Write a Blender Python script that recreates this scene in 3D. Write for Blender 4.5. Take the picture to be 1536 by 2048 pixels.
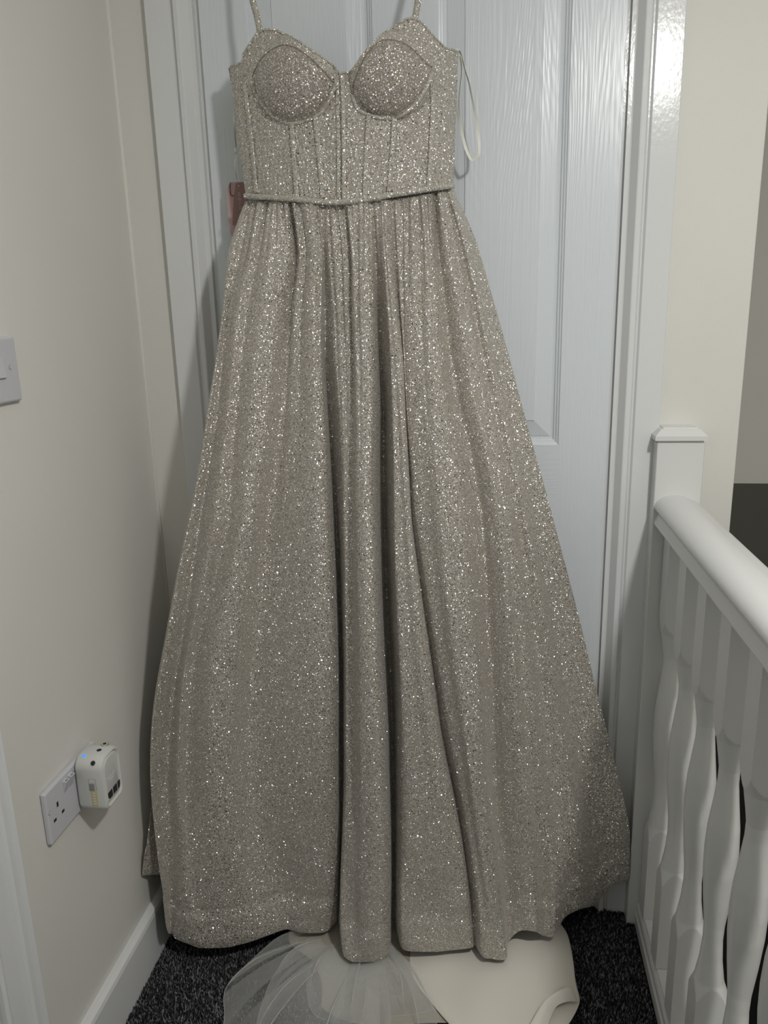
import bpy, bmesh, math, random
import numpy as np
from mathutils import Vector, Matrix

for o in list(bpy.data.objects):
    bpy.data.objects.remove(o, do_unlink=True)
SC = bpy.context.scene
COL = SC.collection
random.seed(7)

# ---------------------------------------------------------------- camera
cam_d = bpy.data.cameras.new('camera')
cam = bpy.data.objects.new('camera', cam_d); COL.objects.link(cam)
cam_d.sensor_fit = 'VERTICAL'; cam_d.sensor_height = 36.0
cam_d.lens = 36.0*1538/2048
cam_d.clip_start = 0.02
RC = Matrix(((0.99058716, -0.00994004, 0.13652206),
             (0.13464011, 0.2505802, -0.95868744),
             (-0.02468033, 0.96804481, 0.24955986)))
cam.matrix_world = Matrix.Translation((0, -1.39, 1.205)) @ RC.to_4x4()
SC.camera = cam

# ---------------------------------------------------------------- world, lamp, exposure
w = bpy.data.worlds.new('world'); SC.world = w; w.use_nodes = True
w.node_tree.nodes['Background'].inputs[0].default_value = (0.9, 0.95, 1.0, 1)
w.node_tree.nodes['Background'].inputs[1].default_value = 0.02
LP = (0.475, -1.22, 1.91)
ld = bpy.data.lights.new('pendant_bulb', 'POINT'); ld.energy = 14.5; ld.shadow_soft_size = 0.045
ld.color = (1.0, 0.985, 0.95)
lo = bpy.data.objects.new('pendant_bulb', ld); lo.location = LP; COL.objects.link(lo)
ad = bpy.data.lights.new('pendant_shade_glow', 'AREA'); ad.shape = 'DISK'; ad.size = 0.10; ad.energy = 11.0
ad.color = (1.0, 0.985, 0.95)
ao = bpy.data.objects.new('pendant_shade_glow', ad); ao.location = (LP[0], LP[1], LP[2]-0.05); COL.objects.link(ao)
SC.view_settings.view_transform = 'Standard'
SC.view_settings.look = 'None'
SC.view_settings.gamma = 1.0
SC.view_settings.use_curve_mapping = False
SC.view_settings.exposure = 0.0

# ---------------------------------------------------------------- materials
def mat(name, col, rough=0.5, metal=0.0, spec=0.5, bump=None):
    """bump = (noise scale, (sx, sy, sz) stretch, strength, distance m)"""
    m = bpy.data.materials.new(name); m.use_nodes = True
    nt = m.node_tree; b = nt.nodes['Principled BSDF']
    b.inputs['Base Color'].default_value = (*col, 1)
    b.inputs['Roughness'].default_value = rough
    b.inputs['Metallic'].default_value = metal
    b.inputs['Specular IOR Level'].default_value = spec
    if bump:
        tc = nt.nodes.new('ShaderNodeTexCoord'); mp = nt.nodes.new('ShaderNodeMapping')
        mp.inputs['Scale'].default_value = bump[1]
        nz = nt.nodes.new('ShaderNodeTexNoise'); nz.inputs['Scale'].default_value = bump[0]
        nz.inputs['Detail'].default_value = 3
        bp = nt.nodes.new('ShaderNodeBump'); bp.inputs['Strength'].default_value = bump[2]
        bp.inputs['Distance'].default_value = bump[3]
        nt.links.new(tc.outputs['Object'], mp.inputs[0]); nt.links.new(mp.outputs[0], nz.inputs['Vector'])
        nt.links.new(nz.outputs[0], bp.inputs['Height']); nt.links.new(bp.outputs[0], b.inputs['Normal'])
    return m

def wall_paint(name, col, col2):
    m = mat(name, col, 0.6, bump=(420, (1, 1, 1), 0.25, 0.0006))
    nt = m.node_tree; b = nt.nodes['Principled BSDF']
    tc = nt.nodes.new('ShaderNodeTexCoord')
    nz = nt.nodes.new('ShaderNodeTexNoise'); nz.inputs['Scale'].default_value = 3.0; nz.inputs['Detail'].default_value = 4
    rp = nt.nodes.new('ShaderNodeValToRGB')
    rp.color_ramp.elements[0].position = 0.35; rp.color_ramp.elements[0].color = (*col, 1)
    rp.color_ramp.elements[1].position = 0.7; rp.color_ramp.elements[1].color = (*col2, 1)
    nt.links.new(tc.outputs['Object'], nz.inputs['Vector']); nt.links.new(nz.outputs[0], rp.inputs[0])
    nt.links.new(rp.outputs[0], b.inputs['Base Color'])
    return m

def wood_grain(name, horizontal=False):
    """white door skin embossed with wood grain"""
    m = mat(name, (0.66, 0.70, 0.735), 0.30)
    nt = m.node_tree; b = nt.nodes['Principled BSDF']; N = nt.nodes.new; L = nt.links.new
    tc = N('ShaderNodeTexCoord'); mp = N('ShaderNodeMapping')
    mp.inputs['Scale'].default_value = (0.035, 1, 1) if horizontal else (1, 1, 0.035)
    nz = N('ShaderNodeTexNoise'); nz.inputs['Scale'].default_value = 250; nz.inputs['Detail'].default_value = 2
    L(tc.outputs['Object'], mp.inputs[0]); L(mp.outputs[0], nz.inputs['Vector'])
    # cathedral figure: bands of a slowly warped field
    mp2 = N('ShaderNodeMapping'); mp2.inputs['Scale'].default_value = (0.55, 1, 6) if horizontal else (6, 1, 0.55)
    nz2 = N('ShaderNodeTexNoise'); nz2.inputs['Scale'].default_value = 1.6; nz2.inputs['Detail'].default_value = 1.0
    L(tc.outputs['Object'], mp2.inputs[0]); L(mp2.outputs[0], nz2.inputs['Vector'])
    mu = N('ShaderNodeMath'); mu.operation = 'MULTIPLY'; mu.inputs[1].default_value = 260
    L(nz2.outputs[0], mu.inputs[0])
    sn = N('ShaderNodeMath'); sn.operation = 'SINE'; L(mu.outputs[0], sn.inputs[0])
    ad_ = N('ShaderNodeMath'); ad_.operation = 'MULTIPLY_ADD'; ad_.inputs[1].default_value = 0.10
    L(sn.outputs[0], ad_.inputs[0]); L(nz.outputs[0], ad_.inputs[2])
    bp = N('ShaderNodeBump'); bp.inputs['Strength'].default_value = 0.38; bp.inputs['Distance'].default_value = 0.0012
    L(ad_.outputs[0], bp.inputs['Height']); L(bp.outputs[0], b.inputs['Normal'])
    return m

def glitter(name, base, dark=1.0):
    """champagne cloth covered in small mirror flakes, each with a facing of its own"""
    m = bpy.data.materials.new(name); m.use_nodes = True
    nt = m.node_tree; N = nt.nodes.new; L = nt.links.new
    b = nt.nodes['Principled BSDF']; out = nt.nodes['Material Output']
    b.inputs['Base Color'].default_value = (*base, 1); b.inputs['Roughness'].default_value = 0.75
    b.inputs['Sheen Weight'].default_value = 0.25; b.inputs['Sheen Roughness'].default_value = 0.5
    tc = N('ShaderNodeTexCoord'); ge = N('ShaderNodeNewGeometry')
    last = b.outputs[0]
    def layer(last, cell, radius, keep, tilt, rough, cols, seed):
        vo = N('ShaderNodeTexVoronoi'); vo.feature = 'F1'; vo.inputs['Scale'].default_value = 1.0/cell
        mp = N('ShaderNodeMapping'); mp.inputs['Location'].default_value = (seed, seed*1.7, seed*0.3)
        L(tc.outputs['Object'], mp.inputs[0]); L(mp.outputs[0], vo.inputs['Vector'])
        sub = N('ShaderNodeVectorMath'); sub.operation = 'SUBTRACT'; sub.inputs[1].default_value = (.5, .5, .5)
        L(vo.outputs['Color'], sub.inputs[0])
        sc = N('ShaderNodeVectorMath'); sc.operation = 'SCALE'; sc.inputs['Scale'].default_value = tilt
        L(sub.outputs[0], sc.inputs[0])
        ad_ = N('ShaderNodeVectorMath'); ad_.operation = 'ADD'; L(ge.outputs['Normal'], ad_.inputs[0]); L(sc.outputs[0], ad_.inputs[1])
        nm = N('ShaderNodeVectorMath'); nm.operation = 'NORMALIZE'; L(ad_.outputs[0], nm.inputs[0])
        wn = N('ShaderNodeTexWhiteNoise'); L(vo.outputs['Color'], wn.inputs['Vector'])
        rp = N('ShaderNodeValToRGB'); e = rp.color_ramp.elements
        e[0].position = 0; e[0].color = (*cols[0], 1); e[1].position = 1; e[1].color = (*cols[-1], 1)
        for i, c in enumerate(cols[1:-1]):
            q = e.new((i+1)/(len(cols)-1)); q.color = (*c, 1)
        L(wn.outputs[0], rp.inputs[0])
        gl = N('ShaderNodeBsdfAnisotropic'); gl.inputs['Roughness'].default_value = rough
        L(rp.outputs[0], gl.inputs['Color']); L(nm.outputs[0], gl.inputs['Normal'])
        lt = N('ShaderNodeMath'); lt.operation = 'LESS_THAN'; lt.inputs[1].default_value = radius
        L(vo.outputs['Distance'], lt.inputs[0])
        sx = N('ShaderNodeSeparateXYZ'); wn2 = N('ShaderNodeTexWhiteNoise'); wn2.noise_dimensions = '4D'
        wn2.inputs['W'].default_value = 3.3; L(vo.outputs['Color'], wn2.inputs['Vector'])
        kp = N('ShaderNodeMath'); kp.operation = 'LESS_THAN'; kp.inputs[1].default_value = keep
        L(wn2.outputs[0], kp.inputs[0])
        mu = N('ShaderNodeMath'); mu.operation = 'MULTIPLY'; L(lt.outputs[0], mu.inputs[0]); L(kp.outputs[0], mu.inputs[1])
        mx = N('ShaderNodeMixShader'); L(mu.outputs[0], mx.inputs[0]); L(last, mx.inputs[1]); L(gl.outputs[0], mx.inputs[2])
        return mx.outputs[0]
    pale = [(0.95, 0.93, 0.88), (0.80, 0.78, 0.90), (0.98, 0.90, 0.74), (0.95, 0.95, 0.95), (0.78, 0.86, 0.84)]
    last = layer(last, 0.0013, 0.50, 0.50, 1.25, 0.32, pale, 0.0)
    last = layer(last, 0.0024, 0.38, 0.55, 1.75, 0.22, pale, 3.1)
    last = layer(last, 0.0044, 0.25, 0.80, 2.1, 0.16, pale, 7.7)
    L(last, out.inputs['Surface'])
    return m

def tulle_mat(name='tulle', a0=0.11, a1=0.82):
    m = bpy.data.materials.new(name); m.use_nodes = True
    nt = m.node_tree; N = nt.nodes.new; L = nt.links.new
    b = nt.nodes['Principled BSDF']; out = nt.nodes['Material Output']
    b.inputs['Base Color'].default_value = (0.80, 0.81, 0.79, 1); b.inputs['Roughness'].default_value = 0.8
    tr = N('ShaderNodeBsdfTransparent'); lw = N('ShaderNodeLayerWeight'); lw.inputs['Blend'].default_value = 0.35
    rp = N('ShaderNodeMapRange'); rp.inputs['From Min'].default_value = 0.0; rp.inputs['From Max'].default_value = 0.9
    rp.inputs['To Min'].default_value = a0; rp.inputs['To Max'].default_value = a1
    L(lw.outputs['Facing'], rp.inputs[0])
    tl = N('ShaderNodeBsdfTranslucent'); tl.inputs[0].default_value = (0.7, 0.7, 0.68, 1)
    m1 = N('ShaderNodeMixShader'); m1.inputs[0].default_value = 0.25
    L(b.outputs[0], m1.inputs[1]); L(tl.outputs[0], m1.inputs[2])
    mx = N('ShaderNodeMixShader'); L(rp.outputs[0], mx.inputs[0]); L(tr.outputs[0], mx.inputs[1]); L(m1.outputs[0], mx.inputs[2])
    L(mx.outputs[0], out.inputs['Surface'])
    return m

def carpet_mat():
    m = mat('carpet_fibre', (0.03, 0.03, 0.032), 0.9, spec=0.15)
    nt = m.node_tree; N = nt.nodes.new; L = nt.links.new; b = nt.nodes['Principled BSDF']
    ge = N('ShaderNodeNewGeometry'); rp = N('ShaderNodeValToRGB'); e = rp.color_ramp.elements
    e[0].position = 0.25; e[0].color = (0.012, 0.012, 0.013, 1); e[1].position = 1.0; e[1].color = (0.26, 0.26, 0.275, 1)
    q = e.new(0.72); q.color = (0.075, 0.075, 0.08, 1)
    L(ge.outputs['Random Per Island'], rp.inputs[0]); L(rp.outputs[0], b.inputs['Base Color'])
    return m

M = dict(
    wall=wall_paint('wall_paint', (0.705, 0.70, 0.655), (0.68, 0.67, 0.628)),
    gloss=mat('gloss_white', (0.70, 0.71, 0.715), 0.17, spec=0.28, bump=(190, (1, 1, 0.6), 0.20, 0.0011)),
    rail=mat('rail_paint', (0.67, 0.675, 0.665), 0.35, bump=(60, (1, 1, 1), 0.10, 0.001)),
    grain_v=wood_grain('grain_v'), grain_h=wood_grain('grain_h', True),
    ceil=mat('ceiling_paint', (0.82, 0.82, 0.80), 0.9),
    dark_lower=mat('dark_lower_wall', (0.10, 0.10, 0.083), 0.7), dark=mat('dark_void', (0.02, 0.02, 0.018), 0.9),
    plastic=mat('white_plastic', (0.56, 0.56, 0.60), 0.3), plastic2=mat('adapter_plastic', (0.60, 0.61, 0.59), 0.4),
    slot=mat('slot_black', (0.012, 0.012, 0.012), 0.6), grey=mat('grey_plastic', (0.25, 0.25, 0.26), 0.4),
    gold=mat('yellow_label', (0.55, 0.47, 0.24), 0.4), brass=mat('brass_ring', (0.45, 0.38, 0.22), 0.3, 0.8),
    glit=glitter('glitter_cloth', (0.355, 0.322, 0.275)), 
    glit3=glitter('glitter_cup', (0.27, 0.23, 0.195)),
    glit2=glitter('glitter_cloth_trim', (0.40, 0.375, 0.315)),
    satin=mat('satin', (0.70, 0.665, 0.60), 0.38, bump=(900, (1, 1, 1), 0.1, 0.0003)),
    ivory=mat('ivory_ribbon', (0.74, 0.75, 0.68), 0.5),
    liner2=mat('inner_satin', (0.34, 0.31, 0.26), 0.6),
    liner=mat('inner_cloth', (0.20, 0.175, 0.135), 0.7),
    pink=mat('pink_card', (0.50, 0.34, 0.34), 0.6), pinkd=mat('pink_card_dark', (0.27, 0.155, 0.14), 0.6),
    ink=mat('pale_ink', (0.6, 0.5, 0.48), 0.6), thread=mat('dark_thread', (0.12, 0.07, 0.065), 0.7),
    carpet=carpet_mat(), cbase=mat('carpet_base', (0.010, 0.010, 0.011), 1.0, spec=0.1),
    tulle=tulle_mat(), net=tulle_mat('tulle_fold', 0.45, 0.9), rust=mat('rust_chip', (0.09, 0.03, 0.015), 0.8),
)
def emit(name, col, s):
    m = bpy.data.materials.new(name); m.use_nodes = True; nt = m.node_tree
    e = nt.nodes.new('ShaderNodeEmission'); e.inputs[0].default_value = (*col, 1); e.inputs[1].default_value = s
    nt.links.new(e.outputs[0], nt.nodes['Material Output'].inputs[0]); return m
M['blue'] = emit('blue_led', (0.03, 0.16, 1.0), 2.2); M['red'] = emit('red_led', (1.0, 0.03, 0.08), 1.2)

# ---------------------------------------------------------------- helpers
def mesh_obj(name, verts, faces, m, parent=None, smooth=False, mats=None, fmat=None):
    me = bpy.data.meshes.new(name); me.from_pydata([tuple(v) for v in verts], [], faces); me.update()
    for mm in (mats or [m]): me.materials.append(mm)
    if fmat: me.polygons.foreach_set('material_index', fmat)
    if smooth: me.polygons.foreach_set('use_smooth', [True]*len(me.polygons))
    o = bpy.data.objects.new(name, me); COL.objects.link(o)
    if parent: o.parent = parent
    return o
def bm_obj(name, bm, m, parent=None, smooth=False):
    me = bpy.data.meshes.new(name); bmesh.ops.recalc_face_normals(bm, faces=bm.faces); bm.to_mesh(me); bm.free()
    me.materials.append(m)
    if smooth: me.polygons.foreach_set('use_smooth', [True]*len(me.polygons))
    o = bpy.data.objects.new(name, me); COL.objects.link(o)
    if parent: o.parent = parent
    return o
def add_box(bm, a, b, bev=0.0, seg=2):
    t = bmesh.new(); bmesh.ops.create_cube(t, size=1)
    for v in t.verts:
        v.co = Vector([(a[i]+b[i])/2 + v.co[i]*(b[i]-a[i]) for i in range(3)])
    if bev: bmesh.ops.bevel(t, geom=t.edges[:], offset=bev, segments=seg, affect='EDGES', profile=0.5)
    me = bpy.data.meshes.new('t'); t.to_mesh(me); t.free(); bm.from_mesh(me); bpy.data.meshes.remove(me)
def box(name, a, b, m, parent=None, bev=0.0, seg=2, smooth=False):
    bm = bmesh.new(); add_box(bm, a, b, bev, seg); return bm_obj(name, bm, m, parent, smooth)
def tag(o, label=None, cat=None, group=None, kind=None):
    if label: o['label'] = label
    if cat: o['category'] = cat
    if group: o['group'] = group
    if kind: o['kind'] = kind
    return o
def struct(o): o['kind'] = 'structure'; return o
def empty(name, loc=(0, 0, 0)):
    o = bpy.data.objects.new(name, None); o.location = loc; o.empty_display_size = 0.05; COL.objects.link(o); return o
def keep_parent(c, p):
    c.parent = p; c.matrix_parent_inverse = Matrix.Translation(-Vector(p.location)); return c
def tube_mesh(pts, rad, n=10, flat=1.0, closed=False, up=Vector((0, 1, 0))):
    """tube along pts; flat<1 squashes along the frame's up"""
    P = [Vector(p) for p in pts]; V = []; F = []; k = len(P)
    for i, p in enumerate(P):
        if closed: t = P[(i+1) % k]-P[i-1]
        else: t = P[min(k-1, i+1)]-P[max(0, i-1)]
        t.normalize(); s = t.cross(up)
        if s.length < 1e-4: s = t.cross(Vector((1, 0, 0)))
        s.normalize(); u = s.cross(t).normalized()
        r = rad[i] if isinstance(rad, (list, tuple)) else rad
        for j in range(n):
            a = 2*math.pi*j/n; V.append(p + s*math.cos(a)*r + u*math.sin(a)*r*flat)
    for i in range(k if closed else k-1):
        for j in range(n):
            a = i*n+j; b = i*n+(j+1) % n; c = ((i+1) % k)*n+(j+1) % n; d = ((i+1) % k)*n+j
            F.append((a, b, c, d))
    if not closed:
        F.append(tuple(range(n-1, -1, -1))); F.append(tuple((k-1)*n+j for j in range(n)))
    return V, F
def spline(pts, m):
    """Catmull-Rom resample, m steps per span"""
    P = [Vector(p) for p in pts]; out = []
    for i in range(len(P)-1):
        p0 = P[max(0, i-1)]; p1 = P[i]; p2 = P[i+1]; p3 = P[min(len(P)-1, i+2)]
        for k in range(m):
            t = k/m
            out.append(0.5*((2*p1)+(-p0+p2)*t+(2*p0-5*p1+4*p2-p3)*t*t+(-p0+3*p1-3*p2+p3)*t**3))
    out.append(P[-1]); return out
def cr(A, s):
    """Catmull-Rom on numpy array A[n, ...] at float positions s"""
    n = len(A); i = np.clip(np.floor(s).astype(int), 0, n-2); t = (s-i)
    t = t.reshape(t.shape+(1,)*(A.ndim-1))
    p0 = A[np.clip(i-1, 0, n-1)]; p1 = A[i]; p2 = A[i+1]; p3 = A[np.clip(i+2, 0, n-1)]
    k = 0.42
    m1 = (p2-p0)*k; m2 = (p3-p1)*k
    return (2*t**3-3*t**2+1)*p1+(t**3-2*t**2+t)*m1+(-2*t**3+3*t**2)*p2+(t**3-t**2)*m2
def grid_obj(name, G, m, parent=None, thick=0.0, flip=False, smooth=True):
    """G: array rows x cols x 3"""
    r, c = G.shape[:2]; V = G.reshape(-1, 3); F = []
    for i in range(r-1):
        for j in range(c-1):
            a = i*c+j; q = (a, a+1, a+c+1, a+c)
            F.append(q[::-1] if flip else q)
    o = mesh_obj(name, V.tolist(), F, m, parent, smooth)
    if thick:
        md = o.modifiers.new('s', 'SOLIDIFY'); md.thickness = thick; md.offset = 0
    return o
def extrude_profile(name, prof, axis, a, b, m, parent=None, smooth=False):
    """prof: closed list of (p, q). axis 'z': (x, y) swept in z; axis 'y': (x, z) swept in y"""
    V = []; n = len(prof)
    for s in (a, b):
        for p, q in prof: V.append((p, q, s) if axis == 'z' else (p, s, q))
    F = [(i, (i+1) % n, n+(i+1) % n, n+i) for i in range(n)] + [tuple(range(n-1, -1, -1)), tuple(range(n, 2*n))]
    bm = bmesh.new(); vs = [bm.verts.new(v) for v in V]
    for f in F: bm.faces.new([vs[i] for i in f])
    return bm_obj(name, bm, m, parent, smooth)

# ================================================================= STRUCTURE
XL = -0.646
HC = 2.35
# floor of the landing, with pile
floor = struct(box('floor', (XL, -2.6, -0.12), (0.297, 0.0, 0.0), M['cbase']))
def carpet():
    rng = np.random.default_rng(3)
    px = 0.0027
    xs = np.arange(XL+0.018, 0.294, px); ys = np.arange(-0.95, -0.003, px)
    X, Y = np.meshgrid(xs, ys); X = X.ravel(); Y = Y.ravel(); n = len(X)
    X = X+rng.uniform(-.5, .5, n)*px; Y = Y+rng.uniform(-.5, .5, n)*px
    X = np.clip(X, XL+0.018, 0.2935); Y = np.clip(Y, -0.95, -0.004)
    r = rng.uniform(0.0011, 0.0022, n); h = rng.uniform(0.004, 0.0085, n); a0 = rng.uniform(0, 2*np.pi, n)
    lx = rng.normal(0, 0.0016, n); ly = rng.normal(0, 0.0016, n)
    V = np.zeros((n, 4, 3))
    for k in range(3):
        a = a0+k*2.0944
        V[:, k, 0] = X+np.cos(a)*r; V[:, k, 1] = Y+np.sin(a)*r; V[:, k, 2] = 0.0
    V[:, 3, 0] = X+lx; V[:, 3, 1] = Y+ly; V[:, 3, 2] = h
    V[:, 3, 0] = np.clip(V[:, 3, 0], XL+0.017, 0.296); V[:, 3, 1] = np.minimum(V[:, 3, 1], -0.002)
    base = (np.arange(n)*4)[:, None]
    F = np.concatenate([base+np.array([[0, 1, 3]]), base+np.array([[1, 2, 3]]), base+np.array([[2, 0, 3]])], 1).reshape(-1, 3)
    me = bpy.data.meshes.new('carpet_pile'); me.vertices.add(n*4); me.vertices.foreach_set('co', V.ravel())
    me.loops.add(F.size); me.loops.foreach_set('vertex_index', F.ravel().astype(np.int32))
    me.polygons.add(len(F)); me.polygons.foreach_set('loop_start', np.arange(0, F.size, 3, dtype=np.int32))
    me.update(calc_edges=True); me.materials.append(M['carpet'])
    o = bpy.data.objects.new('carpet_pile', me); COL.objects.link(o); o.parent = floor
    tag(o, label='speckled charcoal twist pile carpet', kind='stuff')
carpet()

# back wall
DX0, DX1 = -0.487, 0.204
bm = bmesh.new()
add_box(bm, (XL-0.1, 0.0, -0.12), (-0.50, 0.1, HC)); add_box(bm, (0.215, 0.0, -2.4), (0.424, 0.1, HC), 0.002, 2)
add_box(bm, (-0.50, 0.0, 2.0), (0.215, 0.1, HC))
struct(bm_obj('wall_back', bm, M['wall']))
struct(box('wall_left', (XL-0.1, -2.7, -0.12), (XL, 0.0, HC), M['wall']))
struct(box('wall_front', (XL-0.1, -2.8, -2.4), (1.5, -2.7, HC), M['wall']))
struct(box('wall_right', (1.4, -2.7, -2.4), (1.5, 0.95, HC), M['wall']))
struct(box('ceiling', (XL-0.1, -2.8, HC), (1.5, 1.05, HC+0.1), M['ceil']))
struct(box('wall_door_back', (-0.6, 0.12, -0.12), (0.3, 0.16, HC), M['wall']))
struct(box('wall_recess', (0.324, 0.1, -2.4), (0.424, 0.9, HC), M['wall']))
far = struct(box('wall_far', (0.3, 0.9, 0.705), (1.5, 1.0, HC), M['wall']))
struct(box('wall_far_lower', (0.3, 0.9, -0.05), (1.5, 1.0, 0.705), M['dark_lower']))  # lower far wall in one flat colour, darker than the part above
struct(box('wall_far_base', (0.3, 0.9, -2.4), (1.5, 1.0, -0.05), M['dark']))  # near-black colour stands in for the gloom down the stairwell, next two boxes too
struct(box('floor_lower', (0.3, -2.8, -2.5), (1.5, 1.0, -2.4), M['dark']))
struct(box('wall_stairwell', (0.300, -2.6, -2.4), (0.424, 0.0, -0.12), M['dark']))

# painted ledge at the edge of the landing
extr = extrude_profile('trim_3', [(0.297, -0.12), (0.297, 0.012), (0.300, 0.018), (0.428, 0.018), (0.431, 0.014), (0.431, -0.12)],
                       'y', -2.6, -0.0005, M['rail']); struct(extr)

# line of filler down the corner
V_, F_ = tube_mesh([(XL, 0.0, 0.0), (XL, 0.0, 1.2), (XL, 0.0, HC)], 0.0042, 10)
struct(mesh_obj('trim_9', V_, F_, M['wall'], None, True))
# skirting board on the left wall
struct(extrude_profile('baseboard_left', [(XL+0.0005, 0.0), (XL+0.0165, 0.0), (XL+0.0165, 0.098), (XL+0.0145, 0.105), (XL+0.009, 0.110), (XL+0.0005, 0.110)],
                'y', -0.5605, -0.0005, M['gloss']))

# door frames: profile measured from the outer edge, height above the wall
AP = [(0, 0), (0, .0125), (.0015, .014), (.0420, .014), (.0436, .0120), (.0452, .0090), (.0475, .0090), (.0492, .0130), (.0515, .0165), (.0585, .0172), (.0603, .0165),
      (.0700, .0016), (.0722, .0010), (.0785, .0010), (.0785, .0)]
def arch(name, x_out, sgn):
    prof = [(x_out+sgn*d, -h) for d, h in AP]
    return struct(extrude_profile(name, prof, 'z', 0.0, 2.0, M['gloss']))
arch('trim_1', -0.5765, 1)
arch('trim_2', 0.2895, -1)
# frame lining behind the gap
box_l = struct(box('trim_4', (-0.5004, 0.0004, 0.0), (-0.4975, 0.09, 2.0), M['gloss']))
box_r = struct(box('trim_5', (0.2125, 0.0004, 0.0), (0.2154, 0.09, 2.0), M['gloss']))
struct(box('trim_6', (-0.4975, 0.0080, 0.0), (-0.4880, 0.09, 2.0), M['gloss']))
struct(box('trim_7', (0.2050, 0.0080, 0.0), (0.2125, 0.09, 2.0), M['gloss']))
# left-hand door frame (the wall the sockets are on)
prof = [(-0.5610, .0), (-0.5610, .010), (-0.5635, .013), (-0.5665, .012), (-0.569, .0085), (-0.5785, .0085), (-0.5805, .0125), (-0.584, .0155),
        (-0.5885, .0155), (-0.592, .012), (-0.594, .0085), (-0.629, .0085), (-0.631, .012), (-0.636, .014), (-0.641, .012), (-0.643, .0)]
V = []
for z in (0.0, 2.0):
    for y, h in prof: V.append((XL+0.0004+h, y, z))
n = len(prof); bm = bmesh.new(); vs = [bm.verts.new(v) for v in V]
for i in range(n): bm.faces.new([vs[i], vs[(i+1) % n], vs[n+(i+1) % n], vs[n+i]])
bm.faces.new([vs[i] for i in range(n-1, -1, -1)]); bm.faces.new([vs[n+i] for i in range(n)])
struct(bm_obj('trim_8', bm, M['gloss']))
d2 = struct(box('door_2', (XL+0.0006, -1.40, 0.006), (XL+0.006, -0.646, 1.98), M['grain_v']))

# ---- the six panel door
PNL = [(-0.408, -0.197), (-0.091, 0.120)]
ROWS = [(0.20, 0.80), (0.97, 1.93)]
DZ = 1.985
def door():
    root = struct(mesh_door_frame())
    for x0, x1 in PNL:
        for z0, z1 in ROWS: panel(x0, x1, z0, z1, root)
    return root
def mesh_door_frame():
    xs = [DX0, PNL[0][0], PNL[0][1], PNL[1][0], PNL[1][1], DX1]
    zs = [0.006]+[v for r in ROWS for v in r]+[DZ]
    V = []; F = []; FM = []
    def q(x0, x1, z0, z1, h):
        b = len(V); V.extend([(x0, 0, z0), (x1, 0, z0), (x1, 0, z1), (x0, 0, z1)]); F.append((b, b+1, b+2, b+3)); FM.append(1 if h else 0)
    q(xs[0], xs[1], zs[0], zs[-1], False); q(xs[4], xs[5], zs[0], zs[-1], False)
    for k in range(0, len(zs)-1):
        if k % 2 == 0: q(xs[1], xs[4], zs[k], zs[k+1], True)
        else: q(xs[2], xs[3], zs[k], zs[k+1], False)
    T = 0.035; b = len(V)
    V.extend([(xs[0], 0, zs[0]), (xs[5], 0, zs[0]), (xs[5], 0, DZ), (xs[0], 0, DZ), (xs[0], T, zs[0]), (xs[5], T, zs[0]), (xs[5], T, DZ), (xs[0], T, DZ)])
    for f in ((0, 4, 5, 1), (1, 5, 6, 2), (2, 6, 7, 3), (3, 7, 4, 0), (4, 7, 6, 5)): F.append(tuple(b+i for i in f)); FM.append(0)
    o = mesh_obj('door_1', V, F, None, mats=[M['grain_v'], M['grain_h']], fmat=FM)
    o['label'] = 'white wood grain embossed panel door behind the gown'
    return o
PP = [(0, 0), (.0015, .0025), (.0040, .0032), (.0055, .0060), (.0080, .0064), (.0100, .0095), (.0140, .0100), (.0165, .0085), (.0430, .0030), (.0445, .0012), (.050, .0012)]
def panel(x0, x1, z0, z1, root):
    V = []; F = []
    for d, h in PP: V.extend([(x0+d, h, z0+d), (x1-d, h, z0+d), (x1-d, h, z1-d), (x0+d, h, z1-d)])
    for k in range(len(PP)-1):
        for j in range(4):
            a = 4*k+j; b = 4*k+(j+1) % 4; F.append((a, b, b+4, a+4))
    b = 4*(len(PP)-1); F.append((b, b+1, b+2, b+3))
    mesh_obj('door_panel', V, F, M['grain_v'], root)
door()

# ================================================================= BALUSTRADE
bal = empty('balustrade', (0.324, -0.02, 0.018)); tag(bal, 'white painted landing balustrade with carved spindles beside the door', 'balustrade')
def P(o): return keep_parent(o, bal)
# newel (half post against the wall)
nb = bmesh.new(); add_box(nb, (0.2810, -0.044, 0.0), (0.3590, -0.0003, 0.9805), 0.0012, 1)
new = P(bm_obj('newel_post', nb, M['rail']))
def frustum(bm, a, b, z0, z1, ina):
    v = [bm.verts.new(p) for p in [(a[0], a[1], z0), (b[0], a[1], z0), (b[0], b[1], z0), (a[0], b[1], z0),
                                   (a[0]+ina, a[1]+ina, z1), (b[0]-ina, a[1]+ina, z1), (b[0]-ina, b[1], z1), (a[0]+ina, b[1], z1)]]
    for f in ((0, 3, 2, 1), (4, 5, 6, 7), (0, 1, 5, 4), (1, 2, 6, 5), (2, 3, 7, 6), (3, 0, 4, 7)): bm.faces.new([v[i] for i in f])
cb = bmesh.new()
frustum(cb, (0.2830, -0.0420), (0.3570, -0.0003), 0.9805, 0.9850, 0.0)
frustum(cb, (0.2765, -0.0485), (0.3615, -0.0003), 0.9850, 0.9925, 0.0)
frustum(cb, (0.2765, -0.0485), (0.3615, -0.0003), 0.9925, 1.0030, 0.0105)
frustum(cb, (0.2900, -0.0350), (0.3480, -0.0003), 1.0030, 1.0055, 0.0020)
nc = P(bm_obj('newel_cap', cb, M['rail']))
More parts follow.
